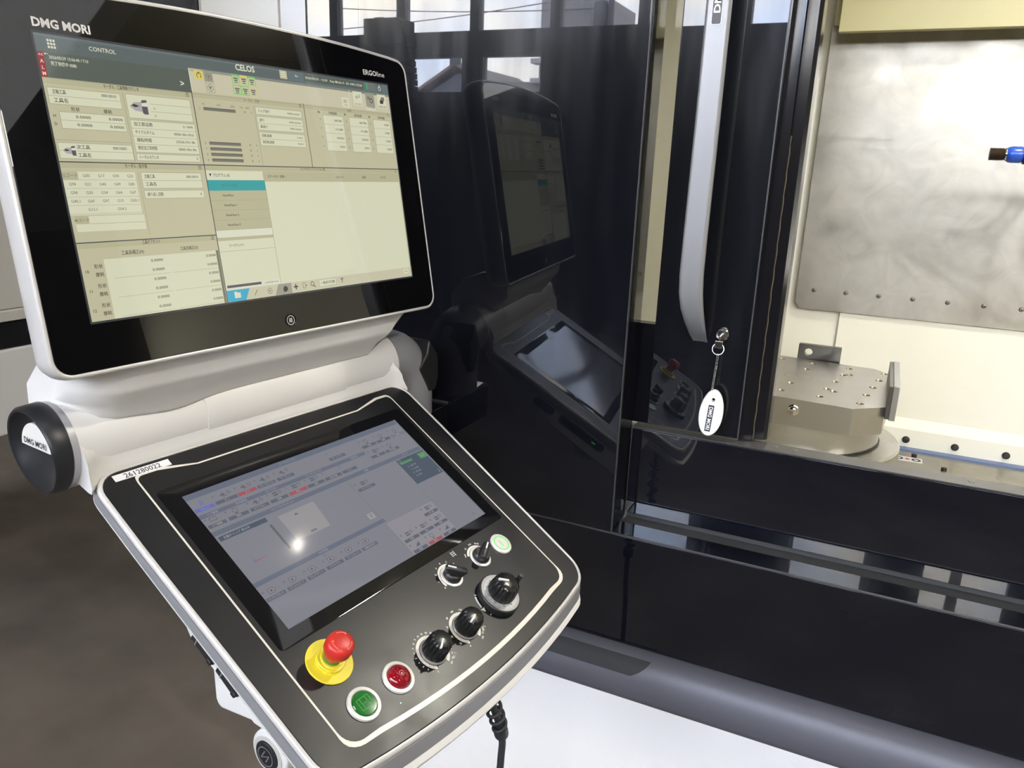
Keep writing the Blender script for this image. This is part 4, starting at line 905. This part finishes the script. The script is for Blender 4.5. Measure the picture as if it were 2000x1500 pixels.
# shoulder: soft ridge between the face plate and the tube
sh = []
for k in range(33):
    x = -251 + 502 * k / 32
    q = max(0.0, (abs(x) - 222) / 29.0); q = min(q, 1.0)
    dy = -14 * (1 - math.sqrt(max(0.0, 1 - q * q))) if q > 0 else 0.0
    sh.append([(x * (1 - (0.075 if x > 0 else 0.0) * max(0.0, min(1.0, (y - 157) / 30))), y + dy * w, z) for y, z, w in ((155, -9, 0.5), (156.5, -6, 1), (158.5, 1.2, 1), (163, 5.5, 1), (169, 12.5, 1), (173.5, 20, 1), (178, 24.5, 0.9), (184, 27.5, 0.7), (191, 35, 0.4), (198, 41, 0.2), (216, 30, 0), (216, -12, 0), (190, -18, 0.5))])
obj('shoulder', MB().loft(sh), white, con, ML, sharp=60)
# inlaid white line
def ln(d): return rpoly([(-205.0 - d, -232.5 - d * 0.6, 24 + d)] + [(x, -247.3 + 16.5 * (x / 190) ** 2 - d) for x in [-165 + 330 * i / 12 for i in range(13)]] + [(205.0 + d, -232.5 - d * 0.6, 24 + d), (205.0 + d, 143.2 + d, 9 + d), (178 - d * 0.2, 143.4 + d, 5), (131 + d * 0.1, 134.4 + d, 5), (-131 - d * 0.1, 134.4 + d, 5), (-178 + d * 0.2, 143.4 + d, 5), (-205.0 - d, 143.2 + d, 9 + d)], 6)
li, lo_ = ln(-1.1), ln(1.1)
lo2 = []; 
for (a, b) in zip(li, lo_):
    k = 1.0
    if b[1] < -215: k = 1.0 + 1.6 * min(1, (-215 - b[1]) / 12)
    if b[1] > 137 and abs(b[0]) > 131: k = 1.0 + 0.8 * min(1, (abs(b[0]) - 131) / 40) * (1 if abs(b[0]) < 204 else 0.4)
    lo2.append((a[0] + (b[0] - a[0]) * k, a[1] + (b[1] - a[1]) * k))
obj('inlay_line', MB().band(lo2, li, 0.75), line_white, con, ML, sharp=0)
lg = obj('desk_glass', MB().loft([[(x, y, z) for x, y in rr(w, h, r)] for w, h, r, z in ((395, 231, 6, -1), (395, 231, 6, 0.7), (393.6, 229.6, 6, 0.9))]), mat('desk_glass_black', (0.006, 0.006, 0.007), 0.035), con, ML)
LIC = {'bg': (122, 122, 130), 'pan': (134, 132, 138), 'hd': (98, 104, 118), 'bt': (92, 96, 106), 'btl': (112, 114, 122), 'red': (150, 84, 90), 'blu': (96, 104, 170), 'drk': (76, 86, 98), 'ln': (108, 110, 118), 'ic': (94, 94, 100), 'grn': (84, 136, 92), 'tx': (138, 138, 146), 'wt': (150, 149, 152), 'bx': (140, 138, 140)}
LIN = list(LIC); LIM = [lit('desk_screen_' + k, LIC[k], 1.12, 0.07) for k in LIN]; LI = {k: i for i, k in enumerate(LIN)}
D = MB(); T = MB(); GZ = 0.95
def R(x0, y0, x1, y1, c, l=1): D.rect(x0, y0, x1, y1, GZ + 0.05 + 0.05 * l, LI[c])
def W(s, x, y, h, c='tx', al='c', l=5, **k): write(T, s, x, y, h, GZ + 0.05 + 0.05 * l, LI[c], al, **k)
R(-175.2, -97.9, 175.2, 97.9, 'bg', 0); R(-175.2, 90, 175.2, 97.9, 'hd', 1); W('ツールハンド', -30, 94, 3)
def key(x0, x1, y0, cap, c='bt', icon=0, led=True):
    R(x0, y0, x1, y0 + 4.6, c, 2); W(cap, (x0 + x1) / 2, y0 + 2.3, 2.3, 'wt' if c != 'btl' else 'tx', maxw=(x1 - x0) * 0.8)
    cx = (x0 + x1) / 2; cy = y0 + 10.5
    if led: D.arc(0, 1.5, 0, 2 * PI, GZ + 0.2, LI['ln'], n=10, c=(x0 + 2, cy + 2))
    if icon == 1: R(cx - 4, cy - 1, cx + 2, cy + 1, 'ic', 2); R(cx - 1, cy - 3.5, cx + 0.6, cy + 3, 'ic', 2); R(cx + 2, cy - 3, cx + 3.4, cy - 1, 'ic', 2); D.arc(1.6, 2.3, 0, 2 * PI, GZ + 0.2, LI['ic'], n=12, c=(cx + 8, cy + 1))
    elif icon == 2: D.arc(2.8, 3.5, 0, 2 * PI, GZ + 0.2, LI['ic'], n=14, c=(cx, cy)); R(cx - 1.4, cy - 5, cx + 1.4, cy - 3.2, 'ic', 2)
    elif icon == 3:
        D.flat([(cx - 4.5, cy - 3), (cx + 2, cy - 3), (cx + 5.5, cy + 0.4), (cx + 2, cy + 3.4), (cx - 4.5, cy + 3.4)], GZ + 0.2, LI['ic']); D.flat([(cx - 3.8, cy - 2.3), (cx + 1.6, cy - 2.3), (cx + 4.5, cy + 0.4), (cx + 1.6, cy + 2.7), (cx - 3.8, cy + 2.7)], GZ + 0.22, LI['pan'])
        R(cx - 2.2, cy - 1, cx + 1.2, cy + 1.4, 'ic', 4)
    elif icon == 4: D.flat([(cx - 4, cy - 3), (cx + 4.5, cy - 3), (cx + 4.5, cy + 3)], GZ + 0.2, LI['ic'])
    elif icon == 5: R(cx - 5, cy - 2.5, cx + 4, cy + 3, 'ic', 2); R(cx - 4.3, cy - 1.8, cx + 3.3, cy + 2.3, 'bg', 3)
    elif icon == 6: D.line((cx - 2, cy - 3.4), (cx + 0.4, cy + 3.4), 1.0, GZ + 0.2, LI['blu']); D.line((cx + 0.2, cy - 3.4), (cx + 2.6, cy + 3.4), 1.0, GZ + 0.2, LI['blu'])
    elif icon == 7: R(cx - 4, cy + 0.6, cx + 3, cy + 2.6, 'ic', 2); R(cx - 4, cy - 2.6, cx + 3, cy - 0.6, 'ic', 2); D.arc(1.5, 2.2, 0, 2 * PI, GZ + 0.2, LI['ic'], n=12, c=(cx + 7, cy + 1))
X0 = [-175.2, -146.8, -117.6, -88.6, -60]
key(-174, -149, 71.2, 'リセット', 'blu', 6, False); key(-147, -118, 71.6, 'オン', 'bt', 1); key(-117, -91, 71.6, 'オフ', 'red', 1); key(-89, -63, 71.6, 'スルースピンドル', 'bt', 1); key(-60, -34, 71.6, 'クーラント', 'bt', 1); key(26, 54, 71.6, 'オートパワー', 'bt', 0)
key(86, 112.4, 70.6, '手動', 'bt', 2); key(114.6, 141, 70.6, '自動', 'bt', 2); key(143, 172, 70.6, '編集', 'btl', 2); key(86, 112.4, 50.8, 'MDI', 'bt', 7); key(114.6, 141, 50.8, '原点復帰', 'bt', 2)
R(-175.2, 61.4, 82, 66.8, 'hd', 1); W('ドア解錠', -158, 64, 2.6); W('機内照明', -120, 64, 2.6); W('エアブロー', -76, 64, 2.6); W('チップコンベヤ', -10, 64, 2.6); W('切削送り', 62, 64, 2.6); R(82.6, 36, 83.2, 90, 'ln', 2)
for x0, x1, cap, c, ic in ((-173.4, -150.4, 'ドア解錠', 'bt', 5), (-147, -120.4, '照明', 'bt', 2), (-117.6, -91.4, 'エアブロー', 'bt', 1), (-88.6, -62.8, '起動', 'bt', 7), (-60.4, -32.7, '停止', 'red', 7), (-31, -4.3, '逆転', 'bt', 7), (-2, 25.5, '油水分離', 'bt', 0), (28, 53.3, 'ミスト', 'bt', 0)): key(x0, x1, 46.4, cap, c, ic)
R(-175.2, 35.4, 175.2, 41.6, 'hd', 1); W('マシンモデルビュー', -78.7, 38.6, 2.7); W('主軸', 62, 38.6, 2.6); W('モード', 140, 38.6, 2.6)
R(-172.6, 26.8, -109, 33.0, 'drk', 2); W('主軸チャック 停止中', -150, 29.8, 2.6, 'wt')
R(-175.2, 26.4, 23, 34.8, 'pan', 1) if False else None
D.flat([(-94.8, -11.5), (-44, -11.5), (-40, 27.6), (-94.8, 27.6)], GZ + 0.15, LI['bx']); R(-111.2, -15.6, -108, 21.7, 'ic', 2); D.arc(0, 2.4, 0, PI, GZ + 0.2, LI['ic'], c=(-72, 20))
D.line((-155.3, -11.9), (-155.3, -2), 0.8, GZ + 0.2, LI['grn']); D.line((-155.3, -11.9), (-143, -11.9), 0.8, GZ + 0.2, LI['red']); W('Z', -140.6, -11.9, 2.4, 'red'); R(-156.4, -13, -154.2, -10.8, 'blu', 3); R(-72, -9.5, -63, -6.5, 'ln', 3)
R(9.4, -28.6, 19.4, -20.2, 'wt', 2)
for k in range(3): R(11.8, -26.6 + 2 * k, 17, -25.8 + 2 * k, 'ic', 3)
R(-175.2, -40.2, 26.4, -34.6, 'hd', 1); W('NC機能', -77, -37.3, 2.7); D.arc(0, 0.9, 0, 2 * PI, GZ + 0.2, LI['ic'], n=8, c=(-80, -43)); D.arc(0, 0.9, 0, 2 * PI, GZ + 0.2, LI['btl'], n=8, c=(-76, -43))
for k, cap in enumerate(('シングルブロック', 'オプショナルストップ', 'ブロックデリート', 'ドライラン', 'マシンロック', '位置決め送り')): key(-174.3 + 28.4 * k, -149.2 + 28.4 * k, -61.4, cap, 'bt', 3)
R(23, -97.9, 23.7, 35.4, 'ln', 2); R(113.4, -97.9, 114, -12, 'ln', 2); R(45, -43, 113, -42.6, 'ln', 2); R(23.7, -97.9, 113, -43, 'pan', 1)
key(27, 57, 12.6, 'クーラント1', 'bt', 7); key(85, 111, -60.2, 'ATC扉', 'bt', 7)
for k, cap in enumerate(('前進', '停止', '後退')): key(27 + 29 * k, 53.4 + 29 * k, -79.4, cap, 'bt', 7)
key(27, 52.4, -97.2, '回転', 'bt', 4); key(56, 82, -97.2, '停止', 'red', 2); key(86, 111, -97.2, '低速', 'bt', 4)
R(116, -12, 175.2, 33.8, 'drk', 2); R(119, 24.6, 143, 28.4, 'grn', 3); R(158, 21.4, 172.8, 31.4, 'grn', 3); D.arc(2.4, 3.0, 0, 2 * PI, GZ + 0.25, LI['tx'], c=(121, 30)); W('15:59', 165, 26.2, 3); W('X  -368.708', 134, 18, 2.4); W('Y  -131.608', 134, 12, 2.4); W('Z  -294.296', 134, 6, 2.4); W('B  0.001', 132, 0, 2.4); W('2', 168, -7, 5)
R(172.4, -97.9, 175.2, 97.9, 'btl', 4); W('元へ', 158, -89, 2.6, 'ic')
ld = obj('desk_display', D, LIM, con, ML, sharp=0)
tag(ld, 'dim grey touch display with rows of soft keys')
obj('screen_text', T, LIM, ld, ML, sharp=0)['kind'] = 'stuff'
# asset label
al_ = obj('asset_label', MB().prism([(-225.4, 144.0), (-158.6, 144.0), (-158.6, 153.0), (-225.4, 153.0)], 0.5, 0.8), label_white, con, ML, sharp=20)
tag(al_, 'white printed label strip reading 261280022')
tm = MB(); write(tm, '261280022', -192, 148.4, 6.2, 0.86, al='c', width=43)
obj('number', tm, dark_text, al_, ML, sharp=0)
# ---- emergency stop
EX, EY = -162.0, -150.0
es = obj('emergency_stop_button', MB().lathe([(25.6, 0.4), (25.8, 1.6), (25.0, 2.2), (15.4, 2.3), (15.2, 2.9), (15.6, 6.4), (15.0, 7.2), (12.2, 7.4), (11.6, 8), (11.4, 9.5)], 56, c=(EX, EY, 0)), yellow, con, ML, sharp=30)
tag(es, 'red mushroom emergency stop button on a yellow disc')
obj('stem', MB().lathe([(9.6, 8), (9.6, 21), (10.2, 22)], 40, c=(EX, EY, 0)), mat('stem_orange', (0.55, 0.13, 0.02), 0.45), es, ML)
obj('green_band', MB().lathe([(9.9, 9.4), (9.9, 12.4)], 40, c=(EX, EY, 0)), mat('band_green', (0.07, 0.28, 0.06), 0.45), es, ML)
obj('cap', MB().lathe([(11.5, 20), (13.4, 21), (14.7, 24), (15.0, 29), (14.8, 33), (13.8, 36.2), (11.5, 37.8), (7, 38.6), (0.3, 38.9)], 48, c=(EX, EY, 0)), red_cap, es, ML, sharp=50)
am = MB()
for a0 in (0.4, 2.5, 4.6):
    am.tube([(EX + 10.2 * math.cos(a), EY + 10.2 * math.sin(a), 38.1) for a in [a0 + 1.1 * i / 10 for i in range(11)]], 0.45, 6)
    a = a0; am.tube([(EX + 8.6 * math.cos(a + 0.2), EY + 8.6 * math.sin(a + 0.2), 38.3), (EX + 10.2 * math.cos(a), EY + 10.2 * math.sin(a), 38.1), (EX + 11.6 * math.cos(a + 0.2), EY + 11.6 * math.sin(a + 0.2), 37.7)], 0.45, 6)
obj('arrows', am, mat('arrow_red', (0.85, 0.22, 0.14), 0.4), es, ML)
# ---- illuminated push buttons
def push(cx, cy, label, lensmat, dome):
    b = obj('push_button', MB().lathe([(18.5, 0.3), (18.6, 1.8), (17.8, 3.0), (14.4, 3.4), (13.6, 2.6), (13.4, 1.2)], 48, c=(cx, cy, 0)), silver, con, ML, sharp=40)
    tag(b, label)
    pr = [(13.3, 1.0), (13.3, 3.2), (12.6, 4.2), (0.3, 4.4)] if not dome else [(13.3, 1.0), (13.2, 3.6), (12.2, 6.4), (9.5, 8.8), (5.5, 10.0), (0.3, 10.4)]
    l = obj('lens', MB().lathe(pr, 40, c=(cx, cy, 0)), lensmat, b, ML, sharp=30 if not dome else 60)
    return b
g = push(-162.3, -206.0, 'green illuminated push button in a silver ring', lens_green, False)
sm = MB()
for p, q in (((-6, -7.5), (6, -7.5)), ((6, -7.5), (6, 7.5)), ((6, 7.5), (-6, 7.5)), ((-6, 7.5), (-6, -7.5)), ((-6, -3.4), (6, -3.4)), ((-6, 3.4), (6, 3.4)), ((0, -2), (0, 2))):
    sm.line((-162.3 + p[1], -206 + p[0]), (-162.3 + q[1], -206 + q[0]), 0.55, 4.55)
obj('symbol', sm, mat('symbol_green', (0.03, 0.40, 0.06), 0.4), g, ML, sharp=0)
r = push(-110.5, -205.8, 'red domed push button in a silver ring', lens_red, True)
sm = MB(); sm.arc(2.2, 3.2, 0, 2 * PI, 10.6, c=(-110.5, -205.8)); sm.arc(6.4, 7.2, 0, 2 * PI, 9.75, c=(-110.5, -205.8), n=4)
obj('symbol', sm, mat('symbol_red', (0.35, 0.03, 0.04), 0.4), r, ML, sharp=0)
stb = obj('start_button', MB().lathe([(15.9, 0.3), (16.0, 2.2), (15.2, 3.2), (12.0, 3.4), (11.9, 3.2), (0.3, 3.2)], 48, c=(154, -146.3, 0)), silver, con, ML, sharp=40)
tag(stb, 'round silver button with glowing green ring and bar')
sm = MB(); sm.arc(10.0, 11.6, 0, 2 * PI, 3.5, n=40, c=(154, -146.3)); sm.rect(153.2, -150.8, 154.8, -141.8, 3.5)
obj('ring_light', sm, lamp_green, stb, ML, sharp=0)
# ---- selector switches and override knobs
def scale(parent, cx, cy, r0, r1, a0, a1, n, nums, rt, hgt=1.9, gap=True):
    m = MB()
    for i in range(n):
        b0 = a0 + (a1 - a0) * i / n; b1 = a0 + (a1 - a0) * (i + 1) / n
        g_ = 0.022 if gap else 0.0
        m.arc(r0, r1, b0 + g_, b1 - g_, 0.72, n=4, c=(cx, cy))
    obj('scale_ring', m, line_white, parent, ML, sharp=0)
    t = MB()
    for s, k in nums:
        a = a0 + (a1 - a0) * k
        write(t, s, cx + rt * math.cos(a), cy + rt * math.sin(a), hgt, 0.74, al='c', rot=a - PI / 2, bold=True)
    obj('scale_numbers', t, mark_white, parent, ML, sharp=0)
def override(cx, cy, ang, a0, a1, n, nums, label):
    k = obj('override_knob', MB().lathe([(16.2, 0.4), (16.6, 1.6), (16.0, 2.8), (14.6, 3.2), (14.0, 2.6), (13.6, 2.5)], 48, c=(cx, cy, 0)), knob_ring, con, ML, sharp=40)
    tag(k, label)
    prof = [(14.0, 2.4), (15.0, 3.6), (15.0, 6.0), (14.5, 14), (13.9, 21.5), (12.9, 25.2), (10.8, 27.2), (6.5, 28.0), (0.2, 28.4)]
    wob = lambda a, q: 1.0 - (0.13 if 2 < q < 6 else (0.06 if q in (2, 6) else 0.0)) * (1 - abs(math.sin(a * 7)) ** 0.7)
    cp_ = obj('grip', MB().lathe(prof, 112, c=(cx, cy, 0), wob=wob), knob_black, k, ML, sharp=28)
    ca, sa = math.cos(ang), math.sin(ang)
    pm = MB()
    pts = [(0.5, -1.1), (13.0, -1.1), (13.0, 1.1), (0.5, 1.1)]
    ptr = [(cx + a * ca - b * sa, cy + a * sa + b * ca) for a, b in pts]
    pm.prism(ptr, 26.0, 29.0)
    obj('pointer', pm, mark_white, k, ML, bevel=0.0003)
    scale(k, cx, cy, 17.0, 20.9, a0, a1, n, nums, 24.2, 2.3)
    return k
n1 = ['0', '1', '2', '3', '4', '5', '6', '7', '8', '9', '10', '15', '20', '25', '30', '40', '50', '60', '70', '80', '90', '100']
override(-53.0, -206.5, math.radians(212), math.radians(-121), math.radians(-424), 21, [(s, i / 21) for i, s in enumerate(n1)], 'left override knob, fluted black dome with rapid feed scale 0 to 100')
n2 = ['0', '20', '40', '60', '80', '100', '120', '140', '160', '180', '200']
override(6.5, -206.5, math.radians(198), math.radians(-121), math.radians(-424), 20, [(s, i / 10) for i, s in enumerate(n2)], 'right override knob, fluted black dome with feed scale 0 to 200')
tm = MB(); write(tm, 'WW %', 26, -222, 3.0, 0.74, al='c', rot=0.5); write(tm, '00. %', -33, -224, 3.0, 0.74, al='c', rot=0.5)
obj('scale_symbols', tm, mark_white, con, ML, sharp=0)
def selector(cx, cy, ang, a0, a1, n, nums, label):
    k = obj('selector_switch', MB().lathe([(15.2, 0.4), (15.6, 1.6), (15.0, 2.6), (12.4, 2.8), (12.2, 2.0)], 48, c=(cx, cy, 0)), silver, con, ML, sharp=40)
    tag(k, label)
    obj('hub', MB().lathe([(12.0, 1.8), (11.8, 5.0), (10.6, 9.0), (9.6, 10)], 40, c=(cx, cy, 0)), lever_black, k, ML, sharp=40)
    ca, sa = math.cos(ang), math.sin(ang)
    def tr(p): return [(cx + a * ca - b * sa, cy + a * sa + b * ca) for a, b in p]
    lv = MB().loft([[(x, y, z) for x, y in tr(rr(w, h, h * 0.45, 5, dx))] for w, h, dx, z in ((23, 10.5, 0, 6), (27, 10.0, 0, 11), (30.5, 9.4, 0, 15.5), (29.5, 8.2, 0, 17.4), (27.5, 6.4, 0, 18.2))])
    obj('lever', lv, lever_black, k, ML, sharp=50)
    obj('pointer', MB().prism(tr([(1.5, -1.0), (12.8, -1.0), (12.8, 1.0), (1.5, 1.0)]), 17.6, 18.7), mark_white, k, ML)
    scale(k, cx, cy, 15.9, 19.0, a0, a1, n, nums, 22.0, 2.2)
selector(46.2, -146.2, math.radians(137), math.radians(200), math.radians(8), 7, [(s, (i) / 7) for i, s in enumerate(('X', 'Y', 'Z', 'A', 'B', 'C', '4', '5'))], 'axis selector lever switch below the screen, left of the pulse selector')
selector(107.6, -145.6, math.radians(28), math.radians(147), math.radians(25), 5, [(s, i / 4) for i, s in enumerate(('OFF', 'X1', 'X10', 'X100', 'X'))], 'pulse selector lever switch beside the green-ringed start button')
# tooltip pictogram between the selectors
pg = MB(); 
for p, q in (((0, 0), (6, 0)), ((0, 2.4), (6, 2.4)), ((0, 4.8), (6, 4.8)), ((0, -1.5), (0, 6.5)), ((6, -1.5), (6, 6.5))): pg.line((72 + p[0], -125 + p[1]), (72 + q[0], -125 + q[1]), 0.7, 0.74)
obj('pictogram', pg, mark_white, con, ML, sharp=0)
# ---- handwheel
HX, HY = 80.5, -200.5
hw_ = obj('handwheel', MB().lathe([(28.2, 0.4), (28.6, 1.5), (28.6, 8.5), (27.8, 9.6), (26.8, 9.8), (0.3, 9.8)], 64, c=(HX, HY, 0)), lever_black, con, ML, sharp=30)
tag(hw_, 'black pulse handwheel with grey graduated ring and fluted centre')
obj('graduated_ring', MB().arc(16.5, 26.6, 0, 2 * PI, 10.0, n=64, c=(HX, HY)), scale_grey, hw_, ML, sharp=0)
tk = MB()
for i in range(100):
    a = 2 * PI * i / 100; l = 6.0 if i % 10 == 0 else (4.4 if i % 5 == 0 else 3.0)
    tk.line((HX + 26.4 * math.cos(a), HY + 26.4 * math.sin(a)), (HX + (26.4 - l) * math.cos(a), HY + (26.4 - l) * math.sin(a)), 0.35, 10.1)
for i in range(10):
    a = math.radians(125) + 2 * PI * i / 10
    write(tk, str(i * 10), HX + 19.4 * math.cos(a), HY + 19.4 * math.sin(a), 2.4, 10.1, al='c', rot=a + PI / 2)
obj('graduations', tk, dark_text, hw_, ML, sharp=0)
prof = [(17.4, 9.8), (18.4, 11.5), (18.4, 15), (17.6, 23), (16.8, 29), (15.2, 31.8), (12.0, 33.6), (7, 34.4), (0.2, 34.8)]
obj('grip', MB().lathe(prof, 120, c=(HX, HY, 0), wob=lambda a, q: 1.0 - (0.12 if 1 < q < 5 else (0.06 if q in (1, 5) else 0.0)) * (1 - abs(math.sin(a * 8)) ** 0.7)), knob_black, hw_, ML, sharp=28)
a = math.radians(140); ca, sa = math.cos(a), math.sin(a)
obj('pointer', MB().prism([(HX + p * ca - q * sa, HY + p * sa + q * ca) for p, q in ((1.0, -1.2), (14.8, -1.2), (14.8, 1.2), (1.0, 1.2))], 33.0, 35.4), mark_white, hw_, ML)
obj('spinner', MB().lathe([(4.4, 9.8), (4.4, 20), (3.6, 21), (3.0, 34), (3.4, 36), (3.0, 37), (0.2, 37.2)], 20, c=(HX + 20.5, HY - 3.5, 0)), lever_black, hw_, ML, sharp=40)
am = MB(); am.arc(31.0, 33.4, math.radians(150), math.radians(178), 0.74, c=(HX, HY)); am.flat([(HX - 35.4, HY - 0.5), (HX - 29, HY - 0.5), (HX - 31.6, HY - 6.5)][::-1], 0.74)
am.line((HX - 27.5, HY + 19), (HX - 24.5, HY + 17), 0.9, 0.74); am.line((HX - 30, HY - 13), (HX - 27, HY - 12), 0.9, 0.74)
obj('turn_arrow', am, mark_white, hw_, ML, sharp=0)
# small pilot hole
obj('pilot_light', MB().lathe([(0.9, 0.6), (0.9, 0.9), (0.3, 1.0)], 12, c=(-128, -228, 0)), mark_white, con, ML)
# ---- underside: bulge, flaps, key button, rear box
ub = MB().loft([[(x, y, z) for y, z in ((-26, -20), (-29, -30), (-44, -37), (-150, -37), (-163, -30), (-166, -20))] for x in (-243, -150)])
obj('port_housing', ub, shell_white, con, ML, bevel=0.003, seg=3)
for y0, y1 in ((-80, -43), (-121, -86)):
    f_ = obj('port_flap', MB().loft([[(x, y, z) for y, z in ((y1, -21), (y1 + 1, -31), (y0 + 5, -33), (y0, -29), (y0 - 1, -21))] for x in (-245.5, -236)]), mat('flap_black', (0.022, 0.023, 0.025), 0.45), con, ML, bevel=0.0015)
    obj('pull_tab', MB().box((-247.5, y0 + 1.5, -31), (-244, y0 + 8, -25)), MATS['flap_black'], f_, ML, bevel=0.001)
    obj('hinge_slot', MB().box((-245.9, y1 - 8.5, -31), (-245.3, y1 - 7.3, -21)), strip_grey, f_, ML)
hs_ = MB().loft([[(x, y, z) for y, z in ((112, -16), (108, -44), (30, -47), (18, -52), (-178, -58), (-186, -50), (-186, -16))] for x in (130, 246)])
obj('side_housing', hs_, shell_white, con, ML, bevel=0.004, seg=3)
for cy, w_, h_ in ((6, 46, 15), (-82, 104, 16)):
    sl_ = obj('port_slot', MB().prism(rr(w_, h_, h_ * 0.45, 5, cy, -28), 244.5, 246.6, T=lambda a, b, c: (c, a, b)), MATS['flap_black'] if 'flap_black' in MATS else cap_black, con, ML)
    obj('slot_inner', MB().prism(rr(w_ - 8, h_ - 8, (h_ - 8) * 0.45, 5, cy, -28), 246.6, 247.0, T=lambda a, b, c: (c, a, b)), glass_black, sl_, ML)
led = obj('status_light', MB().box((246.8, -115, -29), (247.4, -107, -27)), mat('status_green', (0.02, 0.3, 0.04), 0.4, emit=(0.05, 0.9, 0.10), es=3.0), con, ML)
rb = MB().loft([[(x, y, z) for y, z in ((-66, -34), (-94, -78), (-100, -82), (-107, -81), (-160, -36), (-160, -28), (-66, -28))] for x in (-236, 236)])
obj('rear_box', rb, shell_white, con, ML, bevel=0.004, seg=3)
Mk = ML @ Matrix.Translation((-232, -180, -46)) @ Matrix.Rotation(-PI / 2, 4, 'Y')
kb = obj('side_button', MB().loft([[(x, y, z) for x, y in [(24 * math.cos(q) + (10 * max(0, math.cos(q)) ** 2), 24 * math.sin(q)) for q in [2 * PI * i / 40 for i in range(40)]]] for z in (-30, 12)]), shell_white, con, Mk, bevel=0.003, seg=3)
tag(kb, 'round side boss with black button under the front corner')
obj('bezel', MB().lathe([(19.5, 12.1), (19.5, 13.4), (15.5, 13.8), (15.0, 12.6)], 40), silver, kb, Mk)
obj('button', MB().lathe([(14.8, 12.1), (14.8, 14.6), (13.2, 15.6), (0.3, 15.8)], 40), cap_black, kb, Mk)
sy = MB(); sy.arc(9.6, 10.6, 0, 2 * PI, 16.0, n=36)
for p, q in (((-5, -3.4), (5, -3.4)), ((5, -3.4), (-5, 3.4)), ((-5, 3.4), (5, 3.4))): sy.line(p, q, 1.0, 16.0)
obj('symbol', sy, mat('symbol_grey', (0.2, 0.2, 0.21), 0.5), kb, Mk, sharp=0)

# ================================================================ bracket under the console post, and the cable
br_ = thing('console_bracket', (-0.71, 0, 1.14), 'black bracket shelf carrying the grey console post', 'bracket')
obj('shelf', MB().box((-0.80, -0.155, 1.075), (-0.651, -0.0015, 1.1395)), door_black, br_, bevel=0.0015)
obj('edge_strip', MB().box((-0.80, -0.004, 1.1395), (-0.651, -0.0014, 1.1430)), bare_edge, br_)
cbl = thing('cable', tuple(ML @ Vector((66, -246, -40))), 'black cable with spiral strain relief hanging below the control desk', 'cable')
top = ML @ Vector((60, -238, -34))
CP = [(0.088, 0.975), (0.0925, 0.92), (0.0965, 0.888), (0.1017, 0.857), (0.1154, 0.827), (0.1255, 0.804), (0.134, 0.781), (0.140, 0.757), (0.1385, 0.734), (0.134, 0.70), (0.110, 0.64), (0.095, 0.50), (0.08, 0.35), (0.06, 0.20)]
CH = 0.15
def csm(t):
    """smooth curve through the cable points"""
    n = len(CP) - 1; f_ = t * n; i = min(int(f_), n - 1); q = f_ - i
    p = [CP[max(0, min(n, i + k))] for k in (-1, 0, 1, 2)]
    def c(a): return 0.5 * (2 * p[1][a] + (p[2][a] - p[0][a]) * q + (2 * p[0][a] - 5 * p[1][a] + 4 * p[2][a] - p[3][a]) * q * q + (3 * p[1][a] - p[0][a] - 3 * p[2][a] + p[3][a]) * q ** 3)
    return Vector(HZ(c(0), CH, c(1)))
cbl.location = HZ(0.088, CH, 0.975)
obj('cord', MB().tube([csm(i / 60) for i in range(61)], 0.0052, 14), rubber, cbl, sharp=60)
sp = []; N_ = 150
t0, t1 = 1.15 / 12, 5.4 / 12
for i in range(N_):
    t = t0 + (t1 - t0) * i / (N_ - 1)
    p = csm(t); d = (csm(t + 0.004) - p).normalized(); a = U.cross(d).normalized(); b = d.cross(a)
    r = 0.0118 - 0.0022 * i / N_; an = 2 * PI * 6.0 * i / N_
    sp.append(p + a * (r * math.cos(an)) + b * (r * math.sin(an)))
obj('spiral_strain_relief', MB().tube(sp, 0.0025, 8), rubber, cbl, sharp=60)
rg = []
for k, r in ((0, 0.006), (0, 0.0102), (1, 0.0104), (5, 0.0104), (6, 0.0096), (6, 0.0055)):
    t = 5.35 / 12 + k * 0.009; p = csm(t); d = (csm(t + 0.004) - p).normalized(); a = U.cross(d).normalized(); b = d.cross(a)
    rg.append([tuple(p + a * (r * math.cos(q)) + b * (r * math.sin(q))) for q in [2 * PI * i / 24 for i in range(24)]])
obj('collar', MB().loft(rg), rubber, cbl, sharp=40)
bpy.data.objects.remove(_to); bpy.data.curves.remove(_tc)
